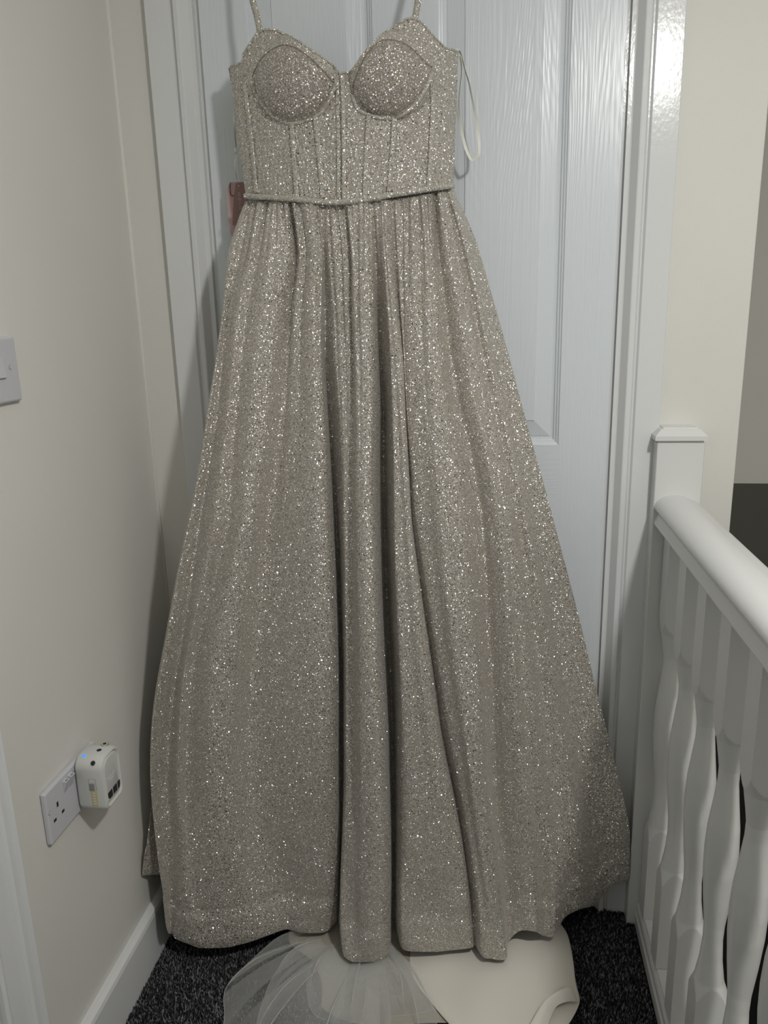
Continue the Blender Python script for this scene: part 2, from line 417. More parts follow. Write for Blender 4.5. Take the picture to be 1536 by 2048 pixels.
# handrail section (x, z)
def rail_profile():
    pr = [(0.2900, 0.8370), (0.2845, 0.8372), (0.2835, 0.8400), (0.2885, 0.8560), (0.2910, 0.8580), (0.2915, 0.8620), (0.2880, 0.8632), (0.2835, 0.8650), (0.2822, 0.8685)]
    for k in range(13):
        a = math.radians(168-k*(168-50)/12); pr.append((0.3155+0.0335*math.cos(a), 0.8670+0.0235*math.sin(a)))
    pr += [(0.3440, 0.8830), (0.3520, 0.8790), (0.3575, 0.8735), (0.3610, 0.8660), (0.3605, 0.8600), (0.3560, 0.8555), (0.3565, 0.8530), (0.3590, 0.8480), (0.3585, 0.8415), (0.3540, 0.8370)]
    return pr
rl = P(extrude_profile('handrail', rail_profile(), 'y', -2.5, -0.0398, M['rail'], None, True)); rl.data.set_sharp_from_angle(angle=math.radians(28))
# base rail and the fillets between the spindles
P(extrude_profile('base_rail', [(0.2955, 0.0182), (0.2955, 0.030), (0.2985, 0.034), (0.2985, 0.046), (0.3010, 0.0500), (0.3005, 0.0520), (0.3475, 0.0520), (0.3500, 0.0495), (0.3500, 0.0182)],
                  'y', -2.5, -0.0402, M['rail']))
def baluster_mesh():
    z0, z1 = 0.0522, 0.8368; s = 0.0215
    keys = [(z0, .040), (0.205, .040), (0.2055, .0318), (0.228, .0303), (0.256, .0205), (0.290, .0158), (0.325, .0136), (0.350, .0142), (0.395, .0185), (0.440, .0218),
            (0.475, .0224), (0.510, .0208), (0.550, .0165), (0.580, .0136), (0.600, .0134), (0.616, .0155), (0.645, .0200), (0.671, .0303), (0.6755, .0318), (0.676, .040), (z1, .040)]
    zs = sorted(set([z0, 0.205, 0.2055, 0.676, z1]+list(np.linspace(0.207, 0.6755, 150))))
    n = 96; V = []; F = []
    kz = [k[0] for k in keys]; kr = [k[1] for k in keys]
    for z in zs:
        r = float(np.interp(z, kz, kr))
        for j in range(n):
            a = 2*math.pi*j/n+math.pi/4
            c, d = math.cos(a), math.sin(a)
            sq = s/max(abs(c), abs(d)); q = min(sq, r)
            V.append((q*c, q*d, z))
    for i in range(len(zs)-1):
        for j in range(n):
            a = i*n+j; b = i*n+(j+1) % n; F.append((a, b, b+n, a+n))
    F.append(tuple(range(n-1, -1, -1))); F.append(tuple((len(zs)-1)*n+j for j in range(n)))
    return V, F
V, F = baluster_mesh()
first = mesh_obj('baluster', V, F, M['rail'])
YB = []
for i in range(20):
    o = first if i == 0 else first.copy()
    if i: COL.objects.link(o)
    y = -0.0915-0.1165*i+0.0215; YB.append(y)
    o.location = (0.3235, y, 0); P(o)
for i in range(19):
    a = YB[i+1]+0.0218; b = YB[i]-0.0218
    P(box('fillet', (0.3045, a, 0.0521), (0.3425, b, 0.0570), M['rail'], None, 0.0008, 1))
P(box('fillet', (0.3045, YB[0]+0.0218, 0.0521), (0.3425, -0.0405, 0.0570), M['rail'], None, 0.0008, 1))

# ================================================================= SWITCH, SOCKET, ADAPTER
def plate(name, y0, y1, z0, z1, th, m, bev=0.0035):
    return box(name, (XL+0.0003, y0, z0), (XL+th, y1, z1), m, None, bev, 3)
sw = empty('light_switch', (XL, -0.445, 1.147)); tag(sw, 'white square light switch on the left wall at the photo edge', 'light switch')
def K(o, r): return keep_parent(o, r)
sp = K(plate('face_plate', -0.493, -0.404, 1.102, 1.188, 0.0085, M['plastic']), sw)
bm = bmesh.new()
v = [bm.verts.new(p) for p in [(XL+0.0080, -0.466, 1.134), (XL+0.0080, -0.438, 1.134), (XL+0.0080, -0.438, 1.162), (XL+0.0080, -0.466, 1.162),
                               (XL+0.0125, -0.466, 1.136), (XL+0.0125, -0.438, 1.136), (XL+0.0090, -0.438, 1.1615), (XL+0.0090, -0.466, 1.1615)]]
for f in ((0, 3, 2, 1), (4, 5, 6, 7), (0, 1, 5, 4), (1, 2, 6, 5), (2, 3, 7, 6), (3, 0, 4, 7)): bm.faces.new([v[i] for i in f])
K(bm_obj('rocker', bm, M['plastic']), sw)
def disc(name, c, r, axis, h, m, n=20, parent=None, ring=None):
    bm = bmesh.new()
    rot = {'x': Matrix.Rotation(math.pi/2, 4, 'Y'), 'y': Matrix.Rotation(math.pi/2, 4, 'X'), 'z': Matrix.Identity(4)}.get(axis) if isinstance(axis, str) else Vector((0, 0, 1)).rotation_difference(Vector(axis)).to_matrix().to_4x4()
    bmesh.ops.create_cone(bm, cap_ends=True, segments=n, radius1=r, radius2=r*0.92, depth=h, matrix=Matrix.Translation(c) @ rot)
    o = bm_obj(name, bm, m)
    if parent: K(o, parent)
    return o
disc('screw_cap', (XL+0.0085, -0.4225, 1.148), 0.0035, 'x', 0.0008, M['grey'], parent=sw)
disc('screw_cap', (XL+0.0088, -0.4225, 1.148), 0.0029, 'x', 0.0010, M['plastic'], parent=sw)

so = empty('wall_socket', (XL, -0.414, 0.498)); tag(so, 'white double plug socket low on the left wall', 'socket')
K(plate('face_plate', -0.489, -0.341, 0.4545, 0.5405, 0.0095, M['plastic'], 0.003), so)
for (y, z, hh, ww) in ((-0.4625, 0.5060, 0.0095, 0.0042), (-0.4515, 0.4865, 0.0060, 0.0068), (-0.4735, 0.4865, 0.0060, 0.0068)):
    K(box('pin_hole', (XL+0.0090, y-ww/2, z-hh/2), (XL+0.0098, y+ww/2, z+hh/2), M['slot']), so)
    K(box('pin_shutter', (XL+0.0094, y-ww/2, z-hh/2), (XL+0.0100, y+ww/2, z-hh/2+0.0016), M['plastic2']), so)
disc('screw_cap', (XL+0.0096, -0.4845+0.0015, 0.506), 0.0036, 'x', 0.0008, M['grey'], parent=so)
disc('screw_cap', (XL+0.0099, -0.4845+0.0015, 0.506), 0.0030, 'x', 0.0010, M['plastic'], parent=so)
for y in (-0.4385, -0.4235):
    bm = bmesh.new(); a, b = y-0.0052, y+0.0052
    v = [bm.verts.new(p) for p in [(XL+0.009, a, 0.512), (XL+0.009, b, 0.512), (XL+0.009, b, 0.5325), (XL+0.009, a, 0.5325),
                                   (XL+0.0100, a, 0.5125), (XL+0.0100, b, 0.5125), (XL+0.0165, b, 0.5315), (XL+0.0165, a, 0.5315)]]
    for f in ((0, 3, 2, 1), (4, 5, 6, 7), (0, 1, 5, 4), (1, 2, 6, 5), (2, 3, 7, 6), (3, 0, 4, 7)): bm.faces.new([v[i] for i in f])
    r_ = K(bm_obj('rocker', bm, M['plastic']), so)
    K(box('rocker_mark', (XL+0.0128, y-0.0025, 0.5318), (XL+0.0150, y+0.0025, 0.5328), M['grey']), so)

def rounded(y0, y1, z0, z1, r0, n=8):
    out = []
    q = r0*0.58
    for cy, cz, a0, r in ((y1-r0, z1-r0, 0, r0), (y0+r0, z1-r0, 90, r0), (y0+q, z0+q, 180, q), (y1-q, z0+q, 270, q)):
        for k in range(n+1):
            a = math.radians(a0+90*k/n); out.append((cy+r*math.cos(a), cz+r*math.sin(a)))
    return out
adp = empty('plug_in_adapter', (-0.625, -0.385, 0.507)); tag(adp, 'white plug-in wireless adapter with blue light in the socket', 'adapter')
AY0, AY1, AZ0, AZ1 = -0.4135, -0.3545, 0.4600, 0.5520
# body: rounded block lofted outwards with softened rim and a recessed face
LV = [(-0.6362, 0.008, 0.016), (-0.6335, 0.002, 0.020), (-0.6300, 0.0, 0.021), (-0.5930, 0.0, 0.021), (-0.5895, 0.0012, 0.020), (-0.5880, 0.0040, 0.018),
      (-0.5890, 0.0060, 0.0165), (-0.5905, 0.0075, 0.015), (-0.5905, 0.0085, 0.0145), (-0.5890, 0.0100, 0.0135)]
V = []; F = []
for x, ins, r in LV:
    for y, z in rounded(AY0+ins, AY1-ins, AZ0+ins, AZ1-ins, r): V.append((x, y, z))
n = len(V)//len(LV)
for k in range(len(LV)-1):
    for j in range(n): F.append((k*n+j, k*n+(j+1) % n, (k+1)*n+(j+1) % n, (k+1)*n+j))
F.append(tuple(range(n-1, -1, -1))); F.append(tuple((len(LV)-1)*n+j for j in range(n)))
bd = mesh_obj('adapter_body', V, F, M['plastic2'], None, True); bd.data.set_sharp_from_angle(angle=math.radians(40)); K(bd, adp)
for k, (y0, y1) in enumerate(((-0.4030, -0.3895), (-0.3865, -0.3745), (-0.3715, -0.3640))):
    zb = 0.4755; zt = 0.4875
    if k == 0: pf = [(y0+0.004, zb), (y1, zb), (y1, zt), (y0, zt), (y0, zb+0.004)]
    elif k == 2: pf = [(y0, zb), (y1-0.003, zb), (y1, zb+0.005), (y1, zt), (y0, zt)]
    else: pf = [(y0, zb), (y1, zb), (y1, zt), (y0, zt)]
    V = [(-0.5885, y, z) for y, z in pf]+[(-0.5893, y, z) for y, z in pf]; q = len(pf)
    F = [tuple(range(q)), tuple(range(2*q-1, q-1, -1))]+[(i, q+i, q+(i+1) % q, (i+1) % q) for i in range(q)]
    bm = bmesh.new(); vs = [bm.verts.new(p) for p in V]
    for f in F: bm.faces.new([vs[i] for i in f])
    K(bm_obj('display_window', bm, M['slot']), adp)
# faint embossing on the face
K(box('embossed_line', (-0.5892, -0.3930, 0.5040), (-0.5886, -0.3800, 0.5048), M['plastic2']), adp)
K(box('embossed_line', (-0.5892, -0.3990, 0.5085), (-0.5887, -0.3740, 0.5105), M['plastic2'], None, 0.0002, 1), adp)
# slider switch and label on the near side
K(box('switch_surround', (-0.6125, -0.4139, 0.4990), (-0.6005, -0.4130, 0.5190), M['grey'], None, 0.0003, 1), adp)
K(box('switch_recess', (-0.6118, -0.4142, 0.4997), (-0.6012, -0.4133, 0.5183), M['plastic2'], None, 0.0003, 1), adp)
K(box('slider', (-0.6105, -0.4158, 0.5005), (-0.6030, -0.4138, 0.5120), M['grey'], None, 0.0006, 2), adp)
K(box('side_label', (-0.6105, -0.4141, 0.4722), (-0.6010, -0.4133, 0.4975), M['gold']), adp)
for k in range(5):
    K(box('label_window', (-0.6078, -0.4144, 0.4740+k*0.0047), (-0.6035, -0.4138, 0.4768+k*0.0047), M['plastic2']), adp)
nr = Vector((0, -0.62, 0.78)).normalized()
cc = Vector((0, AY0+0.021, AZ1-0.021))
def on_corner(x, ang, off=0.0):
    a = math.radians(ang); d = Vector((0, -math.cos(a), math.sin(a))); return Vector((x, cc.y, cc.z))+d*(0.021+off), d
for x, ang in ((-0.6035, 38), ):
    p, d = on_corner(x, ang); disc('jack_rim', p, 0.0050, d, 0.0010, M['plastic'], parent=adp)
    p, d = on_corner(x, ang, 0.0002); disc('jack_hole', p, 0.0040, d, 0.0012, M['slot'], parent=adp)
disc('jack_rim', Vector((-0.6045, -0.3860, AZ1)), 0.0050, 'z', 0.0010, M['plastic'], parent=adp)
disc('jack_hole', Vector((-0.6045, -0.3860, AZ1+0.0003)), 0.0040, 'z', 0.0012, M['slot'], parent=adp)
disc('jack_ring', Vector((-0.6045, -0.3680, AZ1)), 0.0062, 'z', 0.0010, M['brass'], parent=adp)
disc('jack_rim', Vector((-0.6045, -0.3680, AZ1+0.0003)), 0.0050, 'z', 0.0012, M['plastic2'], parent=adp)
disc('jack_hole', Vector((-0.6045, -0.3680, AZ1+0.0007)), 0.0032, 'z', 0.0012, M['slot'], parent=adp)
p, d = on_corner(-0.6225, 68); disc('indicator_light', p, 0.0026, d, 0.0010, M['blue'], parent=adp)

# ================================================================= GOWN
GRID = np.array([[[-0.392,-0.096,1.387],[-0.416,-0.113,1.312],[-0.428,-0.121,1.237],[-0.442,-0.128,1.159],[-0.46,-0.133,1.08],[-0.477,-0.138,0.999],[-0.497,-0.142,0.915],[-0.52,-0.147,0.829],[-0.545,-0.15,0.74],[-0.568,-0.154,0.647],[-0.592,-0.157,0.552],[-0.613,-0.161,0.453],[-0.62,-0.164,0.352],[-0.627,-0.167,0.247],[-0.641,-0.17,0.138]],
 [[-0.401,-0.087,1.388],[-0.42,-0.122,1.312],[-0.429,-0.138,1.236],[-0.441,-0.15,1.16],[-0.456,-0.161,1.083],[-0.472,-0.171,1.005],[-0.489,-0.18,0.924],[-0.51,-0.188,0.841],[-0.532,-0.196,0.757],[-0.553,-0.203,0.669],[-0.574,-0.21,0.579],[-0.593,-0.217,0.487],[-0.604,-0.223,0.392],[-0.62,-0.229,0.294],[-0.642,-0.235,0.191]],
 [[-0.402,-0.086,1.389],[-0.425,-0.114,1.31],[-0.436,-0.127,1.233],[-0.45,-0.137,1.155],[-0.467,-0.146,1.076],[-0.484,-0.153,0.995],[-0.505,-0.161,0.913],[-0.529,-0.167,0.828],[-0.552,-0.173,0.741],[-0.575,-0.179,0.651],[-0.598,-0.185,0.558],[-0.611,-0.19,0.464],[-0.612,-0.195,0.366],[-0.61,-0.2,0.267],[-0.606,-0.205,0.164]],
 [[-0.403,-0.084,1.389],[-0.423,-0.126,1.306],[-0.432,-0.145,1.225],[-0.445,-0.16,1.143],[-0.461,-0.174,1.06],[-0.478,-0.185,0.975],[-0.498,-0.196,0.889],[-0.522,-0.206,0.8],[-0.544,-0.215,0.708],[-0.566,-0.224,0.614],[-0.589,-0.232,0.516],[-0.6,-0.24,0.417],[-0.6,-0.248,0.315],[-0.595,-0.255,0.21],[-0.59,-0.262,0.102]],
 [[-0.391,-0.098,1.387],[-0.407,-0.131,1.304],[-0.426,-0.146,1.223],[-0.439,-0.158,1.141],[-0.454,-0.169,1.056],[-0.472,-0.179,0.97],[-0.492,-0.187,0.882],[-0.514,-0.195,0.791],[-0.536,-0.203,0.697],[-0.559,-0.21,0.6],[-0.58,-0.216,0.5],[-0.592,-0.222,0.396],[-0.594,-0.227,0.29],[-0.595,-0.232,0.179],[-0.596,-0.236,0.065]],
 [[-0.384,-0.099,1.386],[-0.396,-0.13,1.303],[-0.422,-0.144,1.222],[-0.435,-0.154,1.138],[-0.448,-0.163,1.053],[-0.467,-0.17,0.966],[-0.488,-0.177,0.875],[-0.508,-0.183,0.782],[-0.529,-0.189,0.686],[-0.552,-0.195,0.587],[-0.57,-0.202,0.484],[-0.582,-0.21,0.38],[-0.581,-0.221,0.276],[-0.582,-0.231,0.168],[-0.586,-0.241,0.058]],
 [[-0.368,-0.113,1.384],[-0.379,-0.146,1.301],[-0.401,-0.161,1.22],[-0.413,-0.174,1.138],[-0.425,-0.185,1.054],[-0.439,-0.195,0.968],[-0.454,-0.204,0.88],[-0.476,-0.212,0.789],[-0.502,-0.22,0.695],[-0.525,-0.227,0.599],[-0.54,-0.233,0.498],[-0.551,-0.238,0.394],[-0.554,-0.24,0.285],[-0.557,-0.242,0.171],[-0.56,-0.244,0.053]],
 [[-0.357,-0.112,1.383],[-0.368,-0.141,1.301],[-0.387,-0.154,1.219],[-0.401,-0.164,1.136],[-0.414,-0.172,1.05],[-0.426,-0.179,0.962],[-0.437,-0.185,0.872],[-0.465,-0.19,0.778],[-0.499,-0.195,0.681],[-0.524,-0.201,0.58],[-0.536,-0.207,0.477],[-0.544,-0.216,0.373],[-0.543,-0.228,0.269],[-0.539,-0.239,0.162],[-0.533,-0.25,0.052]],
 [[-0.343,-0.122,1.382],[-0.346,-0.151,1.3],[-0.362,-0.165,1.219],[-0.373,-0.175,1.137],[-0.385,-0.185,1.053],[-0.396,-0.193,0.967],[-0.408,-0.201,0.878],[-0.431,-0.208,0.787],[-0.456,-0.215,0.692],[-0.477,-0.221,0.594],[-0.487,-0.227,0.493],[-0.494,-0.231,0.388],[-0.496,-0.235,0.279],[-0.494,-0.238,0.166],[-0.487,-0.241,0.05]],
 [[-0.331,-0.126,1.381],[-0.327,-0.149,1.3],[-0.341,-0.16,1.22],[-0.351,-0.168,1.138],[-0.361,-0.176,1.054],[-0.374,-0.183,0.968],[-0.388,-0.189,0.88],[-0.407,-0.195,0.788],[-0.426,-0.2,0.693],[-0.444,-0.205,0.595],[-0.454,-0.21,0.493],[-0.46,-0.213,0.388],[-0.46,-0.216,0.279],[-0.457,-0.219,0.166],[-0.446,-0.222,0.05]],
 [[-0.321,-0.124,1.381],[-0.314,-0.129,1.302],[-0.327,-0.133,1.221],[-0.337,-0.137,1.139],[-0.347,-0.141,1.053],[-0.362,-0.144,0.965],[-0.379,-0.148,0.874],[-0.395,-0.151,0.78],[-0.409,-0.155,0.683],[-0.423,-0.159,0.582],[-0.433,-0.164,0.479],[-0.435,-0.171,0.374],[-0.433,-0.18,0.268],[-0.426,-0.19,0.16],[-0.408,-0.199,0.05]],
 [[-0.308,-0.13,1.379],[-0.301,-0.134,1.301],[-0.313,-0.138,1.221],[-0.321,-0.142,1.139],[-0.328,-0.146,1.055],[-0.338,-0.149,0.968],[-0.351,-0.153,0.878],[-0.362,-0.156,0.785],[-0.372,-0.16,0.689],[-0.384,-0.163,0.59],[-0.392,-0.167,0.488],[-0.395,-0.172,0.383],[-0.395,-0.176,0.275],[-0.392,-0.181,0.164],[-0.382,-0.186,0.05]],
 [[-0.295,-0.134,1.378],[-0.289,-0.139,1.3],[-0.298,-0.145,1.22],[-0.304,-0.149,1.139],[-0.307,-0.154,1.055],[-0.313,-0.159,0.969],[-0.322,-0.164,0.88],[-0.328,-0.168,0.788],[-0.335,-0.173,0.694],[-0.342,-0.177,0.596],[-0.349,-0.181,0.495],[-0.352,-0.184,0.39],[-0.354,-0.186,0.281],[-0.354,-0.188,0.167],[-0.351,-0.19,0.05]],
 [[-0.28,-0.139,1.376],[-0.274,-0.146,1.298],[-0.28,-0.152,1.22],[-0.283,-0.157,1.139],[-0.283,-0.163,1.056],[-0.283,-0.169,0.971],[-0.286,-0.174,0.884],[-0.287,-0.18,0.794],[-0.288,-0.185,0.701],[-0.291,-0.189,0.605],[-0.295,-0.193,0.506],[-0.298,-0.193,0.401],[-0.3,-0.19,0.289],[-0.304,-0.187,0.172],[-0.308,-0.184,0.05]],
 [[-0.271,-0.139,1.375],[-0.266,-0.143,1.298],[-0.27,-0.147,1.22],[-0.273,-0.15,1.14],[-0.271,-0.154,1.058],[-0.269,-0.157,0.973],[-0.269,-0.161,0.885],[-0.267,-0.164,0.795],[-0.266,-0.168,0.703],[-0.267,-0.17,0.607],[-0.27,-0.172,0.507],[-0.274,-0.172,0.402],[-0.276,-0.169,0.292],[-0.282,-0.167,0.176],[-0.291,-0.164,0.055]],
 [[-0.267,-0.131,1.376],[-0.266,-0.123,1.3],[-0.269,-0.116,1.221],[-0.273,-0.11,1.139],[-0.273,-0.105,1.053],[-0.272,-0.1,0.964],[-0.27,-0.097,0.871],[-0.27,-0.095,0.775],[-0.271,-0.094,0.676],[-0.272,-0.095,0.574],[-0.275,-0.099,0.47],[-0.277,-0.106,0.365],[-0.279,-0.118,0.26],[-0.285,-0.128,0.151],[-0.292,-0.135,0.036]],
 [[-0.257,-0.132,1.375],[-0.255,-0.137,1.296],[-0.251,-0.141,1.216],[-0.251,-0.144,1.133],[-0.247,-0.148,1.047],[-0.246,-0.151,0.96],[-0.247,-0.155,0.869],[-0.248,-0.158,0.776],[-0.25,-0.161,0.68],[-0.252,-0.165,0.581],[-0.255,-0.17,0.479],[-0.257,-0.178,0.376],[-0.263,-0.189,0.272],[-0.269,-0.199,0.165],[-0.271,-0.21,0.055]],
 [[-0.243,-0.132,1.374],[-0.238,-0.138,1.294],[-0.237,-0.143,1.212],[-0.236,-0.148,1.128],[-0.236,-0.152,1.042],[-0.237,-0.157,0.953],[-0.238,-0.161,0.862],[-0.24,-0.165,0.767],[-0.243,-0.169,0.67],[-0.245,-0.175,0.57],[-0.248,-0.181,0.467],[-0.25,-0.191,0.364],[-0.253,-0.204,0.26],[-0.259,-0.217,0.153],[-0.263,-0.23,0.045]],
 [[-0.228,-0.132,1.373],[-0.221,-0.139,1.292],[-0.222,-0.145,1.21],[-0.221,-0.15,1.125],[-0.223,-0.156,1.039],[-0.228,-0.161,0.95],[-0.228,-0.166,0.858],[-0.23,-0.171,0.763],[-0.232,-0.176,0.666],[-0.234,-0.182,0.566],[-0.236,-0.189,0.464],[-0.237,-0.2,0.361],[-0.239,-0.214,0.258],[-0.242,-0.227,0.153],[-0.248,-0.241,0.045]],
 [[-0.22,-0.139,1.372],[-0.215,-0.15,1.291],[-0.214,-0.159,1.21],[-0.213,-0.168,1.126],[-0.214,-0.177,1.041],[-0.216,-0.185,0.954],[-0.216,-0.194,0.865],[-0.216,-0.202,0.774],[-0.216,-0.211,0.681],[-0.217,-0.218,0.584],[-0.218,-0.225,0.485],[-0.219,-0.231,0.381],[-0.221,-0.234,0.273],[-0.227,-0.238,0.16],[-0.234,-0.241,0.043]],
 [[-0.201,-0.141,1.371],[-0.202,-0.152,1.291],[-0.202,-0.163,1.209],[-0.2,-0.173,1.126],[-0.201,-0.182,1.042],[-0.201,-0.192,0.955],[-0.201,-0.202,0.867],[-0.199,-0.211,0.777],[-0.198,-0.221,0.685],[-0.197,-0.228,0.59],[-0.197,-0.235,0.492],[-0.198,-0.239,0.389],[-0.202,-0.239,0.278],[-0.208,-0.239,0.163],[-0.216,-0.239,0.043]],
 [[-0.193,-0.139,1.372],[-0.191,-0.15,1.293],[-0.19,-0.159,1.212],[-0.189,-0.168,1.129],[-0.189,-0.177,1.044],[-0.191,-0.186,0.958],[-0.19,-0.195,0.869],[-0.188,-0.204,0.779],[-0.186,-0.212,0.686],[-0.184,-0.22,0.591],[-0.182,-0.226,0.492],[-0.181,-0.23,0.388],[-0.182,-0.231,0.278],[-0.185,-0.231,0.163],[-0.19,-0.232,0.043]],
 [[-0.187,-0.135,1.374],[-0.185,-0.142,1.295],[-0.184,-0.148,1.214],[-0.184,-0.154,1.131],[-0.185,-0.16,1.046],[-0.188,-0.166,0.959],[-0.187,-0.172,0.87],[-0.186,-0.178,0.778],[-0.184,-0.183,0.683],[-0.181,-0.189,0.586],[-0.178,-0.194,0.485],[-0.177,-0.199,0.382],[-0.176,-0.204,0.274],[-0.177,-0.208,0.163],[-0.18,-0.213,0.047]],
 [[-0.183,-0.128,1.375],[-0.183,-0.12,1.299],[-0.183,-0.112,1.22],[-0.182,-0.105,1.137],[-0.18,-0.099,1.05],[-0.183,-0.094,0.96],[-0.185,-0.089,0.867],[-0.185,-0.087,0.77],[-0.184,-0.085,0.67],[-0.182,-0.086,0.567],[-0.18,-0.089,0.461],[-0.18,-0.096,0.355],[-0.179,-0.108,0.249],[-0.18,-0.118,0.139],[-0.181,-0.125,0.024]],
 [[-0.175,-0.132,1.375],[-0.172,-0.137,1.296],[-0.166,-0.141,1.216],[-0.162,-0.146,1.133],[-0.161,-0.15,1.049],[-0.16,-0.154,0.962],[-0.161,-0.159,0.872],[-0.16,-0.163,0.78],[-0.158,-0.167,0.685],[-0.155,-0.171,0.587],[-0.156,-0.175,0.486],[-0.157,-0.18,0.382],[-0.159,-0.185,0.275],[-0.161,-0.191,0.164],[-0.161,-0.196,0.05]],
 [[-0.172,-0.133,1.375],[-0.168,-0.141,1.296],[-0.163,-0.148,1.215],[-0.159,-0.154,1.132],[-0.157,-0.161,1.048],[-0.156,-0.167,0.961],[-0.156,-0.173,0.872],[-0.155,-0.18,0.78],[-0.152,-0.186,0.686],[-0.148,-0.191,0.59],[-0.145,-0.197,0.49],[-0.142,-0.201,0.386],[-0.143,-0.205,0.278],[-0.144,-0.208,0.166],[-0.147,-0.212,0.05]],
 [[-0.169,-0.134,1.375],[-0.165,-0.141,1.295],[-0.159,-0.148,1.214],[-0.153,-0.155,1.131],[-0.149,-0.161,1.047],[-0.146,-0.168,0.96],[-0.143,-0.174,0.871],[-0.139,-0.18,0.779],[-0.133,-0.186,0.686],[-0.125,-0.192,0.589],[-0.116,-0.197,0.49],[-0.105,-0.201,0.386],[-0.1,-0.203,0.278],[-0.096,-0.205,0.165],[-0.097,-0.207,0.048]],
 [[-0.166,-0.135,1.374],[-0.162,-0.143,1.295],[-0.155,-0.15,1.215],[-0.147,-0.157,1.132],[-0.143,-0.164,1.048],[-0.139,-0.171,0.962],[-0.135,-0.177,0.874],[-0.129,-0.184,0.783],[-0.12,-0.19,0.69],[-0.111,-0.196,0.594],[-0.099,-0.2,0.496],[-0.084,-0.202,0.392],[-0.073,-0.201,0.282],[-0.065,-0.199,0.168],[-0.061,-0.198,0.048]],
 [[-0.163,-0.134,1.375],[-0.159,-0.14,1.296],[-0.151,-0.146,1.215],[-0.141,-0.152,1.133],[-0.138,-0.157,1.048],[-0.134,-0.163,0.962],[-0.129,-0.168,0.873],[-0.12,-0.174,0.782],[-0.107,-0.179,0.688],[-0.097,-0.183,0.592],[-0.084,-0.187,0.492],[-0.065,-0.189,0.388],[-0.047,-0.189,0.28],[-0.034,-0.189,0.167],[-0.025,-0.189,0.048]],
 [[-0.156,-0.125,1.376],[-0.152,-0.127,1.297],[-0.147,-0.129,1.216],[-0.141,-0.131,1.133],[-0.138,-0.133,1.047],[-0.134,-0.134,0.958],[-0.131,-0.136,0.867],[-0.12,-0.138,0.772],[-0.108,-0.139,0.675],[-0.094,-0.142,0.575],[-0.082,-0.145,0.472],[-0.063,-0.15,0.367],[-0.045,-0.159,0.262],[-0.031,-0.167,0.154],[-0.021,-0.175,0.042]],
 [[-0.138,-0.122,1.378],[-0.139,-0.128,1.298],[-0.139,-0.133,1.215],[-0.138,-0.139,1.131],[-0.134,-0.144,1.044],[-0.128,-0.148,0.955],[-0.121,-0.153,0.864],[-0.108,-0.158,0.77],[-0.095,-0.162,0.673],[-0.081,-0.167,0.574],[-0.066,-0.173,0.472],[-0.047,-0.18,0.369],[-0.03,-0.189,0.265],[-0.016,-0.198,0.157],[-0.005,-0.207,0.047]],
 [[-0.126,-0.12,1.379],[-0.124,-0.128,1.298],[-0.123,-0.135,1.216],[-0.12,-0.141,1.132],[-0.114,-0.147,1.045],[-0.107,-0.153,0.956],[-0.1,-0.159,0.866],[-0.089,-0.165,0.772],[-0.078,-0.171,0.677],[-0.064,-0.177,0.578],[-0.05,-0.183,0.477],[-0.035,-0.189,0.374],[-0.019,-0.195,0.268],[-0.004,-0.202,0.159],[0.01,-0.208,0.046]],
 [[-0.114,-0.12,1.38],[-0.108,-0.13,1.299],[-0.106,-0.138,1.216],[-0.102,-0.147,1.132],[-0.095,-0.155,1.046],[-0.086,-0.163,0.959],[-0.078,-0.171,0.869],[-0.07,-0.179,0.777],[-0.06,-0.187,0.683],[-0.047,-0.193,0.587],[-0.035,-0.2,0.487],[-0.023,-0.204,0.383],[-0.009,-0.205,0.274],[0.007,-0.207,0.161],[0.025,-0.208,0.044]],
 [[-0.101,-0.113,1.383],[-0.096,-0.122,1.302],[-0.09,-0.129,1.219],[-0.083,-0.137,1.135],[-0.073,-0.144,1.049],[-0.056,-0.151,0.961],[-0.044,-0.159,0.871],[-0.035,-0.166,0.778],[-0.027,-0.173,0.683],[-0.017,-0.179,0.586],[-0.009,-0.185,0.485],[-0.001,-0.19,0.381],[0.012,-0.194,0.272],[0.027,-0.197,0.161],[0.039,-0.201,0.044]],
 [[-0.089,-0.099,1.386],[-0.085,-0.103,1.306],[-0.075,-0.106,1.224],[-0.067,-0.109,1.139],[-0.054,-0.111,1.053],[-0.032,-0.114,0.963],[-0.017,-0.116,0.871],[-0.009,-0.119,0.776],[-0.004,-0.121,0.679],[0.004,-0.125,0.578],[0.008,-0.129,0.474],[0.012,-0.136,0.369],[0.023,-0.145,0.264],[0.037,-0.155,0.156],[0.043,-0.165,0.045]],
 [[-0.085,-0.1,1.387],[-0.077,-0.106,1.308],[-0.065,-0.11,1.227],[-0.054,-0.115,1.144],[-0.041,-0.119,1.059],[-0.019,-0.123,0.972],[-0.004,-0.127,0.883],[0.006,-0.131,0.791],[0.013,-0.135,0.697],[0.022,-0.14,0.6],[0.028,-0.144,0.5],[0.033,-0.149,0.398],[0.045,-0.154,0.293],[0.059,-0.16,0.185],[0.064,-0.165,0.072]],
 [[-0.081,-0.1,1.387],[-0.068,-0.107,1.309],[-0.054,-0.113,1.228],[-0.042,-0.119,1.146],[-0.027,-0.125,1.062],[-0.006,-0.131,0.976],[0.011,-0.136,0.888],[0.023,-0.142,0.798],[0.032,-0.148,0.705],[0.043,-0.153,0.61],[0.051,-0.157,0.511],[0.059,-0.161,0.409],[0.073,-0.163,0.302],[0.087,-0.166,0.192],[0.091,-0.168,0.077]],
